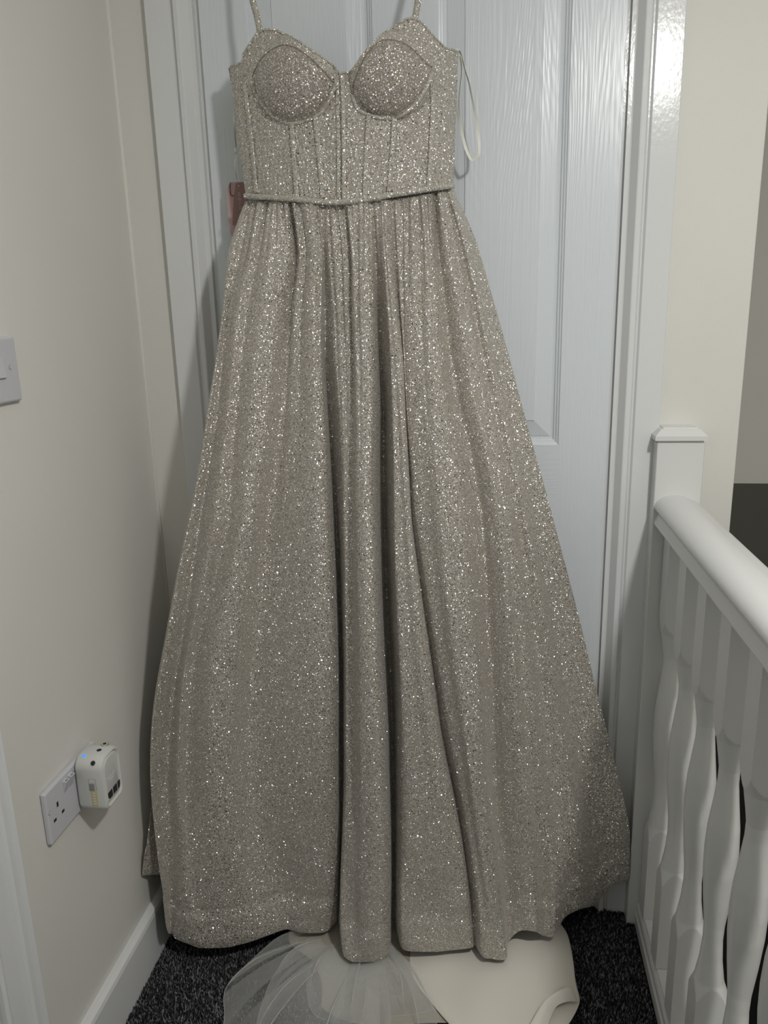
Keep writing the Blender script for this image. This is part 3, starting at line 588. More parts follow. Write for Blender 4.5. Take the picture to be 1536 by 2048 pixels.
 [[-0.077,-0.097,1.388],[-0.061,-0.102,1.31],[-0.046,-0.107,1.23],[-0.032,-0.111,1.147],[-0.017,-0.116,1.062],[0.004,-0.12,0.975],[0.022,-0.124,0.886],[0.035,-0.128,0.794],[0.046,-0.132,0.699],[0.058,-0.136,0.601],[0.067,-0.139,0.499],[0.078,-0.142,0.393],[0.092,-0.144,0.284],[0.107,-0.145,0.17],[0.11,-0.147,0.05]],
 [[-0.075,-0.094,1.389],[-0.057,-0.099,1.311],[-0.041,-0.104,1.231],[-0.026,-0.108,1.148],[-0.009,-0.112,1.063],[0.012,-0.116,0.976],[0.03,-0.121,0.886],[0.045,-0.125,0.794],[0.058,-0.129,0.699],[0.071,-0.132,0.6],[0.082,-0.136,0.499],[0.095,-0.139,0.393],[0.11,-0.141,0.283],[0.126,-0.144,0.169],[0.129,-0.146,0.05]],
 [[-0.073,-0.089,1.39],[-0.051,-0.091,1.313],[-0.034,-0.093,1.233],[-0.017,-0.094,1.152],[-0,-0.096,1.068],[0.021,-0.098,0.981],[0.041,-0.099,0.892],[0.057,-0.1,0.8],[0.072,-0.102,0.705],[0.088,-0.104,0.607],[0.101,-0.106,0.506],[0.116,-0.11,0.403],[0.132,-0.115,0.297],[0.149,-0.12,0.189],[0.15,-0.125,0.075]],
 [[-0.07,-0.088,1.391],[-0.046,-0.09,1.314],[-0.026,-0.092,1.235],[-0.008,-0.094,1.155],[0.01,-0.095,1.071],[0.032,-0.097,0.986],[0.053,-0.099,0.898],[0.071,-0.101,0.808],[0.089,-0.102,0.714],[0.106,-0.104,0.618],[0.122,-0.106,0.519],[0.139,-0.108,0.417],[0.158,-0.11,0.311],[0.177,-0.113,0.203],[0.179,-0.115,0.088]],
 [[-0.067,-0.085,1.392],[-0.04,-0.084,1.316],[-0.019,-0.082,1.237],[0.001,-0.081,1.156],[0.021,-0.08,1.073],[0.043,-0.079,0.986],[0.066,-0.078,0.897],[0.086,-0.077,0.805],[0.107,-0.075,0.71],[0.127,-0.074,0.611],[0.145,-0.073,0.509],[0.167,-0.071,0.402],[0.189,-0.068,0.292],[0.21,-0.066,0.176],[0.213,-0.063,0.055]],
 [[-0.064,-0.079,1.393],[-0.034,-0.077,1.317],[-0.011,-0.075,1.24],[0.011,-0.073,1.16],[0.032,-0.071,1.078],[0.055,-0.069,0.993],[0.079,-0.067,0.906],[0.103,-0.065,0.816],[0.126,-0.063,0.723],[0.149,-0.061,0.627],[0.171,-0.06,0.528],[0.196,-0.058,0.425],[0.221,-0.057,0.32],[0.243,-0.056,0.211],[0.247,-0.055,0.096]],
 [[-0.062,-0.076,1.394],[-0.028,-0.073,1.319],[-0.004,-0.071,1.242],[0.02,-0.068,1.162],[0.043,-0.066,1.081],[0.067,-0.064,0.996],[0.093,-0.062,0.909],[0.118,-0.06,0.82],[0.144,-0.057,0.728],[0.17,-0.055,0.632],[0.195,-0.053,0.534],[0.223,-0.051,0.432],[0.251,-0.049,0.327],[0.276,-0.047,0.218],[0.28,-0.045,0.103]]])
BOD = {"CUPS": [[-0.2977, 1.5518, 0.0663, 0.0602, 0.031], [-0.1503, 1.5495, 0.0638, 0.0592, 0.031]], "TOP": [[-0.4222, 1.5916], [-0.4017, 1.5871], [-0.3869, 1.5881], [-0.3831, 1.5976], [-0.3719, 1.6076], [-0.3631, 1.6155], [-0.3538, 1.6219], [-0.34, 1.623], [-0.3212, 1.6183], [-0.2959, 1.6031], [-0.2741, 1.587], [-0.252, 1.5723], [-0.234, 1.56], [-0.2285, 1.5538], [-0.221, 1.554], [-0.207, 1.5542], [-0.1943, 1.5662], [-0.1791, 1.5815], [-0.1629, 1.5969], [-0.1444, 1.6139], [-0.1277, 1.6225], [-0.1163, 1.6235], [-0.1028, 1.6151], [-0.0886, 1.601], [-0.0722, 1.5883], [-0.0622, 1.5883], [-0.0544, 1.5876]], "WAIST": [[-0.3982, 1.3944], [-0.3694, 1.3891], [-0.3367, 1.3847], [-0.3035, 1.3801], [-0.2716, 1.3753], [-0.2405, 1.3723], [-0.2091, 1.3732], [-0.179, 1.3767], [-0.1492, 1.3811], [-0.1198, 1.3853], [-0.0905, 1.3902], [-0.0622, 1.3961]], "CUPTOP_L": [[-0.3692, 1.5618], [-0.361, 1.5735], [-0.3377, 1.5845], [-0.3171, 1.5897], [-0.3038, 1.5895], [-0.2856, 1.5816], [-0.2679, 1.5688], [-0.2522, 1.5544], [-0.2368, 1.5382]], "CUPBOT_L": [[-0.3712, 1.5607], [-0.3636, 1.5414], [-0.3447, 1.5162], [-0.3267, 1.5013], [-0.3078, 1.4943], [-0.2855, 1.4955], [-0.2639, 1.5029], [-0.2477, 1.5167], [-0.2357, 1.5373]], "CUPTOP_R": [[-0.2081, 1.5297], [-0.2015, 1.5416], [-0.1849, 1.5673], [-0.1702, 1.5819], [-0.1565, 1.5869], [-0.1401, 1.5855], [-0.1261, 1.5807], [-0.1123, 1.5704], [-0.0993, 1.5593], [-0.0919, 1.5562]], "CUPBOT_R": [[-0.2107, 1.5273], [-0.2023, 1.5072], [-0.1846, 1.4977], [-0.1609, 1.4931], [-0.1407, 1.495], [-0.1226, 1.5045], [-0.1084, 1.5197], [-0.0982, 1.5365], [-0.0913, 1.555]], "CUPSEAM_L": [[-0.3038, 1.5895], [-0.3065, 1.5627], [-0.308, 1.5403], [-0.3103, 1.5179], [-0.3157, 1.4963]], "CUPSEAM_R": [[-0.1579, 1.5855], [-0.1619, 1.5671], [-0.1613, 1.5503], [-0.1547, 1.5341], [-0.1505, 1.5187], [-0.1518, 1.4939]], "BONES": [[[-0.2241, 1.5508], [-0.2247, 1.4965], [-0.226, 1.441], [-0.2284, 1.3783]], [[-0.2687, 1.4977], [-0.2669, 1.4713], [-0.2642, 1.4288], [-0.2616, 1.3813]], [[-0.307, 1.4913], [-0.3059, 1.4531], [-0.3053, 1.4209], [-0.304, 1.3852]], [[-0.3858, 1.5579], [-0.3812, 1.5118], [-0.3779, 1.4609], [-0.3756, 1.3973]], [[-0.1863, 1.4936], [-0.1895, 1.4606], [-0.1929, 1.4221], [-0.1958, 1.3786]], [[-0.1485, 1.4918], [-0.1515, 1.4528], [-0.1552, 1.4177], [-0.159, 1.3835]], [[-0.0909, 1.5362], [-0.0917, 1.4955], [-0.0952, 1.4394], [-0.0987, 1.3921]]], "STRAP_L": [[-0.3548, -0.105, 1.6251], [-0.3622, -0.095, 1.6533], [-0.3691, -0.088, 1.6764], [-0.3764, -0.078, 1.7075], [-0.3865, -0.065, 1.7468], [-0.3991, -0.05, 1.7941]], "STRAP_R": [[-0.1184, -0.105, 1.6252], [-0.1149, -0.1, 1.6443], [-0.1129, -0.095, 1.661], [-0.1105, -0.085, 1.6853], [-0.1061, -0.07, 1.7232], [-0.1008, -0.055, 1.7677]], "LOOP_R": [[-0.0641, -0.066, 1.5924], [-0.0566, -0.062, 1.5945], [-0.0521, -0.058, 1.5919], [-0.0492, -0.055, 1.5842], [-0.0446, -0.052, 1.568], [-0.0392, -0.05, 1.552], [-0.0345, -0.048, 1.531], [-0.0297, -0.047, 1.5094], [-0.0257, -0.046, 1.4877], [-0.0233, -0.045, 1.4695], [-0.0231, -0.045, 1.4526], [-0.0255, -0.045, 1.4454], [-0.035, -0.045, 1.4414], [-0.0398, -0.045, 1.4476], [-0.0447, -0.045, 1.4596], [-0.0494, -0.046, 1.478], [-0.0526, -0.047, 1.4962], [-0.0541, -0.048, 1.5127], [-0.0548, -0.05, 1.5259], [-0.0532, -0.052, 1.5417], [-0.0507, -0.054, 1.5623], [-0.0506, -0.057, 1.5768], [-0.0528, -0.06, 1.5872]], "TIE_L": [[-0.4166, -0.062, 1.5752], [-0.4194, -0.055, 1.5588], [-0.4226, -0.05, 1.538], [-0.4244, -0.047, 1.5163], [-0.4249, -0.045, 1.4963], [-0.4254, -0.043, 1.4754], [-0.4292, -0.042, 1.4526], [-0.429, -0.041, 1.4371], [-0.4282, -0.04, 1.4279]], "TIE_L2": [[-0.4163, -0.062, 1.5679], [-0.4185, -0.055, 1.5366], [-0.4193, -0.05, 1.5026], [-0.4219, -0.046, 1.4746], [-0.4251, -0.044, 1.452], [-0.4253, -0.042, 1.4353], [-0.4219, -0.041, 1.4259]], "TAG_A": [[-0.4514, -0.03, 1.4162], [-0.443, -0.03, 1.4285], [-0.423, -0.032, 1.4273], [-0.4216, -0.032, 1.4106], [-0.4295, -0.034, 1.3667], [-0.4396, -0.036, 1.3418], [-0.4476, -0.036, 1.342], [-0.4499, -0.034, 1.3675]], "TAG_B": [[-0.4317, -0.038, 1.4252], [-0.4135, -0.04, 1.426], [-0.4113, -0.04, 1.4083], [-0.412, -0.04, 1.3734], [-0.4249, -0.04, 1.3538], [-0.4421, -0.038, 1.3587], [-0.4373, -0.038, 1.3986]]}
CUPS = BOD['CUPS']
def cup_dome(X, Z, C):
    cx, cz, rx, rz, h = C
    r2 = ((X-cx)/rx)**2 + ((Z-cz)/rz)**2
    return h*max(0.0, 1-r2)**0.62
XC = -0.2345
def front(X, Z):
    """Y of the front of the bodice cloth at world (X, Z)."""
    w = 0.1775 + 0.006*max(0.0, min(1.0, (Z-1.38)/0.2))
    u = min(1.0, abs(X-XC)/w)
    y = -0.064 - 0.073*math.sqrt(max(0.0, 1-u*u))
    for C in CUPS: y -= cup_dome(X, Z, C)
    return y

gown = empty('evening_gown', (-0.235, -0.14, 1.0))
tag(gown, 'champagne glitter ball gown with sweetheart bodice hanging in front of the door', 'dress')
def GP(o): return keep_parent(o, gown)

def fbm(x, y, seed):
    rng = np.random.default_rng(seed); s = 0.0; tot = 0
    for k in range(8):
        a = rng.uniform(0, 2*np.pi); f = rng.uniform(.6, 1.6); p = rng.uniform(0, 6.28)
        s = s+np.sin((x*np.cos(a)+y*np.sin(a))*f+p); tot += 1
    return s/tot

def skirt():
    nc_, nr_ = GRID.shape[:2]
    MC, MR = 13, 15
    sc = np.linspace(0, nc_-1, (nc_-1)*MC+1); sr = np.linspace(0, nr_-1, (nr_-1)*MR+1)
    A = cr(GRID, sc)                       # cols dense
    A = np.transpose(cr(np.transpose(A, (1, 0, 2)), sr), (0, 1, 2))   # rows x cols x 3
    R, C = A.shape[:2]
    t = np.linspace(0, 1, R)[:, None]; X = A[..., 0]; Z = A[..., 2]
    # distance along the waist for gathers
    u = (A[0, :, 0]+0.235)[None, :]
    rng = np.random.default_rng(5)
    gat = np.zeros_like(u)
    for k in range(7):
        gat = gat+np.sin(u*2*np.pi*rng.uniform(45, 105)+rng.uniform(0, 6.28))
    gat = np.tanh(gat/2.0)
    A[..., 1] += gat*0.0038*np.exp(-t/0.10)*np.minimum(1, t/0.004+0.15)
    # long soft flutes
    ph = u/0.0225+0.55*np.sin(u*34+1.0)+0.35*np.sin(u*71)
    fl = np.abs(np.sin(ph*np.pi))**0.7
    ph2 = u/0.0125+0.6*np.sin(u*55)
    A[..., 1] -= (fl-0.55)*0.0085*np.clip(t/0.03, 0, 1)*np.exp(-(np.maximum(t-0.10, 0)/0.17)**2)
    A[..., 1] -= (np.abs(np.sin(ph2*np.pi))-0.5)*0.0045*np.clip(t/0.01, 0, 1)*np.exp(-(t/0.09)**2)
    # puckers over the hem stitching
    dist = (1-t)
    hem = np.exp(-((dist-0.047)/0.0030)**2)*0.0034
    s1 = np.linspace(0, 1, C)[None, :]
    wr = fbm(s1*95, t*26+s1*8, 3)
    win = np.clip(dist/0.03, 0, 1)
    A[..., 1] += 0.0026*hem/0.0034 - 0.0030*np.clip((0.048-dist)/0.004, 0, 1) + wr*0.016*np.exp(-((dist-0.055)/0.04)**2)*win
    wr2 = fbm(s1*34, t*9, 9)
    A[..., 1] += wr2*0.0055*np.clip((t-0.45)/0.5, 0, 1)*win
    # hem edge waviness
    A[..., 2] += fbm(s1*120, s1*0, 11)*0.0018*np.clip((t-.9)/.1, 0, 1)
    A[..., 1] += 0.004*np.clip((t-.985)/.015, 0, 1)
    A[..., 0] = np.maximum(A[..., 0], XL+0.0012)
    # wrap round the back, close to the door
    def side(col, dx, last):
        rows = []
        for k in range(1, 7):
            f = k/6; B = col.copy()
            yb = last
            B[:, 1] = col[:, 1]*(1-f)+yb*f
            B[:, 0] = col[:, 0]+dx*math.sin(f*math.pi/2)
            B[:, 0] = np.maximum(B[:, 0], XL+0.0014)
            rows.append(B)
        return rows
    Rt = side(A[:, -1], -0.03, -0.020); Lt = side(A[:, 0], 0.02, -0.020)
    cols = Lt[::-1]+[A[:, j] for j in range(C)]+Rt
    # back sheet
    a = Lt[-1]; b = Rt[-1]; back = []
    for k in range(1, 60):
        f = k/60; B = b*(1-f)+a*f; B[:, 1] = -0.020-0.006*(0.5+0.5*math.sin(f*40)); back.append(B)
    cols = cols+back
    G = np.stack(cols, 1); G = np.concatenate([G, G[:, :1]], 1)
    return GP(grid_obj('skirt', G, M['glit'], None, 0.0, True))
skirt()

def interp_poly(L, x):
    xs = [p[0] for p in L]; zs = [p[1] for p in L]; return float(np.interp(x, xs, zs))
def surf(x, z, off=0.0): return (x, front(x, z)-off, z)
TOP = [tuple(p) for p in BOD['TOP']]; WAI = [tuple(p) for p in BOD['WAIST']]
def resample(L, n):
    P_ = spline([(p[0], 0, p[1]) for p in L], 6); d = [0]
    for i in range(1, len(P_)): d.append(d[-1]+(P_[i]-P_[i-1]).length)
    s = np.linspace(0, d[-1], n); return [(float(np.interp(q, d, [p.x for p in P_])), float(np.interp(q, d, [p.z for p in P_]))) for q in s]
def bodice():
    n = 220; R = 110; T = []
    xs = np.linspace(TOP[0][0], TOP[-1][0], n)
    G = np.zeros((R, n, 3))
    for j, x in enumerate(xs):
        zt = interp_poly(TOP, x); u = j/(n-1)
        xb = WAI[0][0]+(WAI[-1][0]-WAI[0][0])*u; zb = interp_poly(WAI, xb)
        for i in range(R):
            f = i/(R-1); X = x+(xb-x)*f; Z = zt+(zb-zt)*f
            ug = 0.0006*math.sin(X*900+Z*40)*math.sin(Z*160+X*60)
            G[i, j] = (X, front(X, Z)+ug, Z)
    # side returns to the back
    L = []; Rr = []
    for k in range(1, 6):
        f = k/5
        a = G[:, 0].copy(); a[:, 1] = a[:, 1]*(1-f)-0.024*f; a[:, 0] += 0.012*f; L.append(a)
        b = G[:, -1].copy(); b[:, 1] = b[:, 1]*(1-f)-0.024*f; b[:, 0] -= 0.012*f; Rr.append(b)
    back = []
    for k in range(1, 24):
        f = k/24; B = Rr[-1]*(1-f)+L[-1]*f
        top = B[0, 2]-0.03*math.sin(f*math.pi); B[:, 2] = top+(B[-1, 2]-top)*np.linspace(0, 1, R); B[:, 1] = -0.024; back.append(B)
    cols = L[::-1]+[G[:, j] for j in range(n)]+Rr+back
    GG = np.stack(cols, 1); GG = np.concatenate([GG, GG[:, :1]], 1)
    return GP(grid_obj('bodice', GG, M['glit'], None, 0.0, True))
bodice()
def strip(name, L, wdt, off, m):
    P_ = resample(L, 60); V = []; F = []
    prof = [(-wdt/2, 0), (-wdt/2*0.8, off), (-wdt/6, off*1.05), (wdt/6, off*1.05), (wdt/2*0.8, off), (wdt/2, 0)]
    for i, (x, z) in enumerate(P_):
        a = P_[max(0, i-1)]; b = P_[min(59, i+1)]; tx, tz = b[0]-a[0], b[1]-a[1]; l = math.hypot(tx, tz); sx, sz = -tz/l, tx/l
        for p, h in prof: V.append(surf(x+sx*p, z+sz*p, h+0.0004))
    k = len(prof)
    for i in range(59):
        for j in range(k-1): F.append((i*k+j, i*k+j+1, (i+1)*k+j+1, (i+1)*k+j))
    return GP(mesh_obj(name, V, F, m, None, True))
for k, L in enumerate(BOD['BONES']):
    strip('boning', L, 0.0080 if k else 0.0070, 0.0030, M['glit2'])
    if k == 0: strip('boning', [(x-0.0085, z) for x, z in L], 0.0060, 0.0018, M['glit2'])
def cup(top, bot, seam):
    n, R = 80, 70; Tt = resample(top, n); Bt = resample(bot, n); G = np.zeros((R, n, 3))
    sm = resample(seam, 40); sx = [p[0] for p in sm]; sz = [p[1] for p in sm]
    for j in range(n):
        for i in range(R):
            f = i/(R-1); X = Tt[j][0]*(1-f)+Bt[j][0]*f; Z = Tt[j][1]*(1-f)+Bt[j][1]*f
            e = min(f, 1-f)*abs(Tt[j][1]-Bt[j][1]); e = min(e, 0.004)/0.004; e2 = min(1, min(j, n-1-j)/3)
            xs = float(np.interp(-Z, [-q for q in sz], sx)); g = math.exp(-((X-xs)/0.0011)**2)
            G[i, j] = surf(X, Z, -0.0006+0.0034*math.sqrt(e*e2)-0.0014*g)
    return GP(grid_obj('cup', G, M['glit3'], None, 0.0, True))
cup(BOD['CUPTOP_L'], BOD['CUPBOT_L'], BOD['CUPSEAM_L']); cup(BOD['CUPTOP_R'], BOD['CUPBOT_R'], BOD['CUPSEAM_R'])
def piping(name, L, r, off, m, n=90, fl=0.7):
    P_ = [surf(x, z, off) for x, z in resample(L, n)]; V, F = tube_mesh(P_, r, 8, fl)
    return GP(mesh_obj(name, V, F, m, None, True))
for s in 'LR':
    piping('underwire_piping', [(x, z-0.0035) for x, z in BOD['CUPBOT_'+s]], 0.0030, 0.0008, M['glit2'])
    piping('cup_seam', [(x, z+0.0014) for x, z in BOD['CUPTOP_'+s]], 0.0011, 0.0000, M['liner'])
piping('neckline_edge', TOP, 0.0016, 0.0002, M['glit2'], 200)
piping('waist_piping', [(x, z+0.001) for x, z in WAI], 0.0044, 0.0055, M['glit2'], 120, 0.8)
# straps
for s in 'LR':
    P_ = spline(BOD['STRAP_'+s], 8); V = []; F = []
    for i, p in enumerate(P_):
        t = (P_[min(len(P_)-1, i+1)]-P_[max(0, i-1)]).normalized(); sd = t.cross(Vector((0, 1, 0))).normalized(); nn = sd.cross(t)
        for a, b in ((-1, -.4), (-1, .4), (-.5, .8), (.5, .8), (1, .4), (1, -.4)): V.append(p+sd*a*0.0049+nn*b*0.0012)
    for i in range(len(P_)-1):
        for j in range(6): F.append((i*6+j, i*6+(j+1) % 6, (i+1)*6+(j+1) % 6, (i+1)*6+j))
    F += [tuple(range(5, -1, -1)), tuple((len(P_)-1)*6+j for j in range(6))]
    GP(mesh_obj('strap', V, F, M['glit2'], None, True))
# hanger ribbons
def ribbon(name, pts, wd, th, m=None, n=6, twist=0.0):
    P_ = spline(pts, n); V = []; F = []; k = len(P_)
    for i, p in enumerate(P_):
        t = (P_[min(k-1, i+1)]-P_[max(0, i-1)]).normalized(); a = 0.25+twist*math.sin(i/k*9.0)
        sd = t.cross(Vector((math.sin(a), math.cos(a), 0))).normalized(); nn = sd.cross(t)
        for aa, bb in ((-1, -1), (-1, 1), (1, 1), (1, -1)): V.append(p+sd*aa*wd/2+nn*bb*th/2)
    for i in range(k-1):
        for j in range(4): F.append((i*4+j, i*4+(j+1) % 4, (i+1)*4+(j+1) % 4, (i+1)*4+j))
    F += [(3, 2, 1, 0), tuple((k-1)*4+j for j in range(4))]
    return GP(mesh_obj(name, V, F, m or M['ivory'], None, False))
r1 = ribbon('hanger_loop', BOD['LOOP_R'], 0.0046, 0.0006, twist=0.9)
r2 = ribbon('hanger_loop', BOD['TIE_L'], 0.0040, 0.0006, twist=1.3)
r3 = ribbon('hanger_loop', BOD['TIE_L2'], 0.0014, 0.0005)
kn = bmesh.new(); bmesh.ops.create_icosphere(kn, subdivisions=2, radius=0.0032, matrix=Matrix.Translation(BOD['TIE_L'][5]) @ Matrix.Diagonal((1, .7, 1.6, 1)))
GP(bm_obj('ribbon_knot', kn, M['ivory'], None, True))

# ---- satin lining spread on the floor
def sat_grid(rows, name, m, nrow=10, ncol=10, wr=0.0, seed=1, thick=0.0012):
    A = np.array(rows); A = cr(A, np.linspace(0, len(A)-1, (len(A)-1)*nrow+1))
    A = np.transpose(cr(np.transpose(A, (1, 0, 2)), np.linspace(0, A.shape[1]-1, (A.shape[1]-1)*ncol+1)), (1, 0, 2))
    R, C = A.shape[:2]; t = np.linspace(0, 1, R)[:, None]; s = np.linspace(0, 1, C)[None, :]
    edge = np.minimum(np.minimum(s, 1-s)*8, 1)
    A[..., 2] += wr*fbm(s*14+t*4, t*9, seed)*edge
    A[..., 2] = np.maximum(A[..., 2], 0.0085)
    return GP(grid_obj(name, A, m, None, thick, False))
SAT = [
 [(-0.170,-0.120,0.0244),(-0.120,-0.115,0.0314),(-0.050,-0.105,0.0338),(0.030,-0.100,0.0338),(0.100,-0.085,0.0302),(0.140,-0.070,0.0232)],
 [(-0.172,-0.165,0.0209),(-0.120,-0.165,0.0263),(-0.050,-0.160,0.0281),(0.030,-0.155,0.0281),(0.105,-0.135,0.0263),(0.158,-0.105,0.0202)],
 [(-0.150,-0.215,0.0183),(-0.105,-0.215,0.0244),(-0.045,-0.215,0.0267),(0.030,-0.210,0.0267),(0.105,-0.190,0.0249),(0.163,-0.160,0.0193)],
 [(-0.122,-0.255,0.0164),(-0.080,-0.262,0.0225),(-0.030,-0.265,0.0249),(0.035,-0.262,0.0253),(0.105,-0.245,0.0239),(0.163,-0.215,0.0187)],
 [(-0.082,-0.300,0.0146),(-0.050,-0.310,0.0209),(-0.008,-0.315,0.0234),(0.045,-0.312,0.0234),(0.110,-0.285,0.0230),(0.166,-0.255,0.0183)],
 [(-0.040,-0.345,0.0132),(-0.010,-0.355,0.0193),(0.025,-0.360,0.0211),(0.065,-0.350,0.0202),(0.105,-0.318,0.0193),(0.150,-0.290,0.0164)],
 [(0.010,-0.400,0.0127),(0.030,-0.402,0.0155),(0.050,-0.400,0.0164),(0.080,-0.385,0.0159),(0.105,-0.355,0.0150),(0.128,-0.320,0.0132)],
]
sat = sat_grid(SAT, 'satin_lining', M['satin'], 10, 10, 0.0075, 4)
sat['label'] = 'ivory satin lining spread over the carpet'
# rolled turned-back edge at the near right corner
RO = [
 [(0.090,-0.300,0.0280),(0.098,-0.290,0.0420),(0.112,-0.283,0.0440),(0.120,-0.290,0.0340)],
 [(0.108,-0.282,0.0280),(0.116,-0.272,0.0440),(0.132,-0.266,0.0460),(0.142,-0.274,0.0340)],
 [(0.122,-0.262,0.0260),(0.132,-0.252,0.0400),(0.150,-0.250,0.0400),(0.162,-0.262,0.0220)],
]
RO = [[(0.060,-0.345,0.0160),(0.070,-0.336,0.0320),(0.086,-0.330,0.0340),(0.098,-0.338,0.0220)]]+RO
rf = sat_grid(RO, 'turned_edge', M['satin'], 10, 8, 0.0, 2); rf['label'] = 'turned-back satin edge'
# darker inner cloth below the net
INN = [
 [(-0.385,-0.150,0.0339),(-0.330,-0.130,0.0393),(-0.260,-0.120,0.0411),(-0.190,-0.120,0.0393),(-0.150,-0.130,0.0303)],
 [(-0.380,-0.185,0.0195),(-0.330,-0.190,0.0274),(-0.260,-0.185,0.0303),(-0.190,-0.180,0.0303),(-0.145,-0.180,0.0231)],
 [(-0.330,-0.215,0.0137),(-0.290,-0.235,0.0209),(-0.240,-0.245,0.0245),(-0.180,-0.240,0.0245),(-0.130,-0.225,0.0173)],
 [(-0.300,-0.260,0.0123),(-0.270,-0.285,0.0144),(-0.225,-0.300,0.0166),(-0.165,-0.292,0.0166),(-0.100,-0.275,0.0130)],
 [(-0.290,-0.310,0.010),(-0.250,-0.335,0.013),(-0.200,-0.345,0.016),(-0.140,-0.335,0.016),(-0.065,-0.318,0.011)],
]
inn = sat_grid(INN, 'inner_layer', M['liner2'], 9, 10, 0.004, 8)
def tulle(edge, root, name, pleats, amp, seed, lift=0.0):
    """fan of net from a gathered root line out to an outer edge; sharp radial pleats"""
    n = 260; R = 60
    E_ = np.array([tuple(p) for p in spline(edge, 12)]); Rt = np.array([tuple(p) for p in spline(root, 12)])
    def rs(A, n):
        d = np.concatenate([[0], np.cumsum(np.linalg.norm(np.diff(A, axis=0), axis=1))]); s = np.linspace(0, d[-1], n)
        return np.stack([np.interp(s, d, A[:, k]) for k in range(3)], 1)
    E_ = rs(E_, n); Rt = rs(Rt, n); rng = np.random.default_rng(seed)
    # pleat field: random saw teeth
    kk = np.sort(rng.uniform(0, 1, pleats)); kk = np.concatenate([[0], kk, [1]]); hv = np.where(np.arange(len(kk)) % 2 == 0, 0, 1)*rng.uniform(.4, 1, len(kk))
    s = np.linspace(0, 1, n); h1 = np.interp(s, kk, hv)
    kk2 = np.concatenate([[0], np.sort(rng.uniform(0, 1, pleats)), [1]]); h2 = np.interp(s, kk2, np.where(np.arange(len(kk2)) % 2 == 0, 0, 1)*rng.uniform(.3, 1, len(kk2)))
    G = np.zeros((R, n, 3))
    for i in range(R):
        t = i/(R-1); b = Rt*(1-t)+E_*t
        hump = math.sin(math.pi*min(1, t**2.0))**0.9
        h = h1*(1-t)+h2*t
        b = b.copy(); b[:, 2] += amp*h*(0.02+0.98*hump)+lift*hump
        j = (h-0.4)*0.012*hump; b[:, 0] += j; b[:, 1] -= j*0.5
        b[:, 2] = np.maximum(b[:, 2], 0.0088)
        G[i] = b
    o = GP(grid_obj(name, G, M['tulle'], None, 0.0, False))
    # the net is doubled along the sharp folds and the cut edge, where it shows as pale lines
    lines = [[G[i, int(k*(n-1))] for i in range(4, R, 2)] for k, v in zip(kk2[1:-1], range(99)) if v % 2 == 0]
    lines += [[G[R-1, j] for j in range(0, n, 3)]]
    for L_ in lines:
        V, F = tube_mesh([(p[0], p[1], p[2]+0.0006) for p in L_], 0.0009, 4, 0.5)
        f = mesh_obj('net_fold', V, F, M['net'], o, True)
    return o
t1 = tulle([(-0.345,-0.165,0.012),(-0.395,-0.190,0.012),(-0.440,-0.225,0.012),(-0.472,-0.290,0.012),(-0.455,-0.350,0.012),(-0.430,-0.420,0.012),(-0.33,-0.47,0.012),(-0.22,-0.46,0.012),(-0.15,-0.40,0.012)],
     [(-0.320,-0.140,0.025),(-0.290,-0.135,0.025),(-0.250,-0.135,0.025),(-0.21,-0.14,0.025)], 'tulle_layer', 8, 0.045, 3, 0.006)
t2 = tulle([(-0.345,-0.175,0.014),(-0.385,-0.240,0.014),(-0.395,-0.300,0.014),(-0.385,-0.380,0.014),(-0.31,-0.41,0.014),(-0.22,-0.40,0.014),(-0.12,-0.36,0.014),(-0.075,-0.315,0.014)],
     [(-0.300,-0.150,0.028),(-0.270,-0.150,0.028),(-0.230,-0.155,0.028),(-0.185,-0.160,0.028)], 'tulle_layer', 7, 0.048, 8, 0.008)
t3 = tulle([(-0.330,-0.255,0.016),(-0.300,-0.330,0.016),(-0.235,-0.345,0.018),(-0.205,-0.325,0.016),(-0.150,-0.320,0.016),(-0.085,-0.300,0.016)],
     [(-0.285,-0.165,0.03),(-0.255,-0.170,0.03),(-0.220,-0.175,0.03),(-0.180,-0.180,0.03)], 'tulle_layer', 6, 0.040, 13, 0.01)


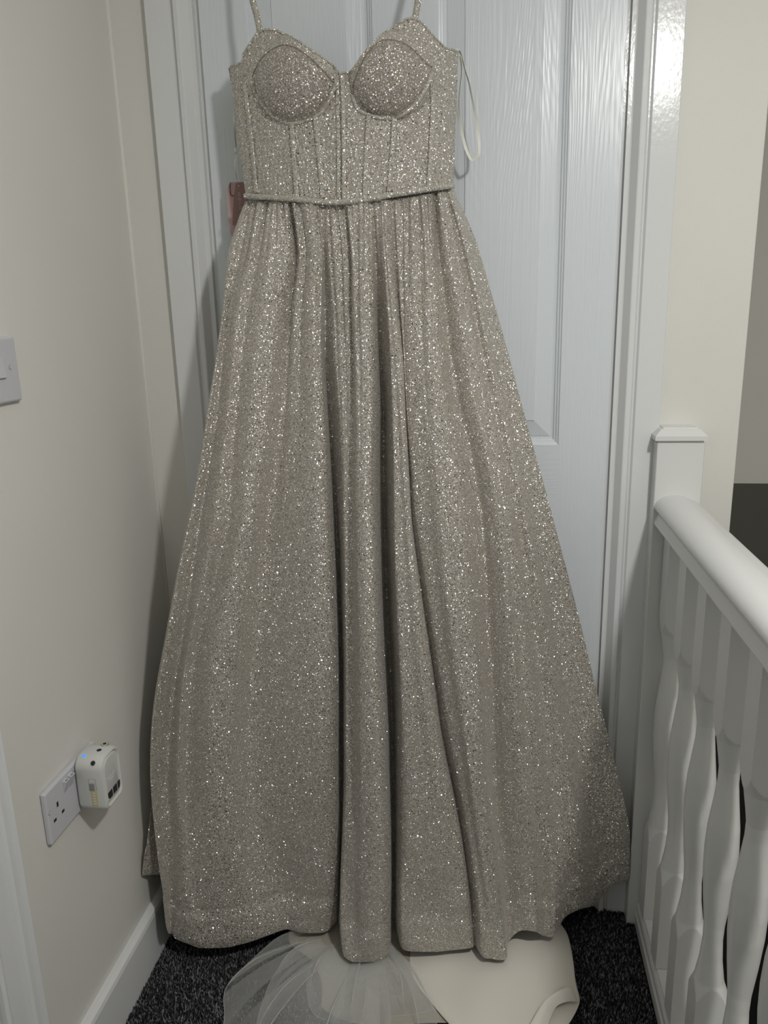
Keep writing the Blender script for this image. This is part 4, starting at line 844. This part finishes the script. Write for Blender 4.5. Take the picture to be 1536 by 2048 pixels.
# ================================================================= SWING TAG
tg = empty('swing_tag', (-0.435, -0.035, 1.385)); tag(tg, 'pink card swing tags hanging by ribbon at the gown\'s left waist', 'tag')
def card(name, L, th, m):
    q = len(L); V = [tuple(p) for p in L]+[(p[0], p[1]+th, p[2]) for p in L]
    bm = bmesh.new(); vs = [bm.verts.new(p) for p in V]
    bm.faces.new([vs[i] for i in range(q)]); bm.faces.new([vs[q+i] for i in range(q-1, -1, -1)])
    for i in range(q): bm.faces.new([vs[i], vs[(i+1) % q], vs[q+(i+1) % q], vs[q+i]])
    return K(bm_obj(name, bm, m), tg)
card('back_card', BOD['TAG_A'], 0.0008, M['pink']); 
fc = card('front_card', BOD['TAG_B'], 0.0008, M['pinkd'])
# thread loop and pale printed lettering running down the card
V, F = tube_mesh([(-0.4425, -0.0322, 1.4270), (-0.4440, -0.0322, 1.4225), (-0.4440, -0.0325, 1.4095), (-0.4425, -0.0327, 1.4065), (-0.4350, -0.0345, 1.4055)], 0.0007, 6)
K(mesh_obj('thread_loop', V, F, M['thread']), tg)
disc('eyelet', (-0.4255, -0.0402, 1.4200), 0.0013, 'y', 0.0006, M['ink'], parent=tg)
# the printed line is too small to read: pale strokes stacked down the card
for k, (z, x0, w_) in enumerate(((1.4085, -0.4275, 0.003), (1.4060, -0.4280, 0.005), (1.4035, -0.4280, 0.005), (1.4000, -0.4285, 0.006), (1.3975, -0.4285, 0.006), (1.3935, -0.4265, 0.003), (1.3905, -0.4270, 0.002), (1.3865, -0.4275, 0.004), (1.3835, -0.4275, 0.004))):
    K(box('printed_stroke', (x0, -0.0403, z), (x0+w_, -0.0400, z+0.0008), M['ink']), tg)

# ================================================================= SMALL THINGS
chip = box('paint_chip', (0.2795, -0.0148, 0.1660), (0.2850, -0.0139, 0.1790), M['rust'], None, 0.0004, 1)
tag(chip, 'small rusty brown chip on the door frame beside the skirt', 'paint chip')
dev = empty('standby_device', (0.90, 0.85, -0.50)); tag(dev, 'dark device with a red standby light down the stairwell', 'device')
K(box('casing', (0.86, 0.84, -0.52), (1.04, 0.8995, -0.42), M['slot'], None, 0.003, 2), dev)
K(box('indicator_light', (0.872, 0.8385, -0.472), (0.884, 0.8402, -0.462), M['red']), dev)
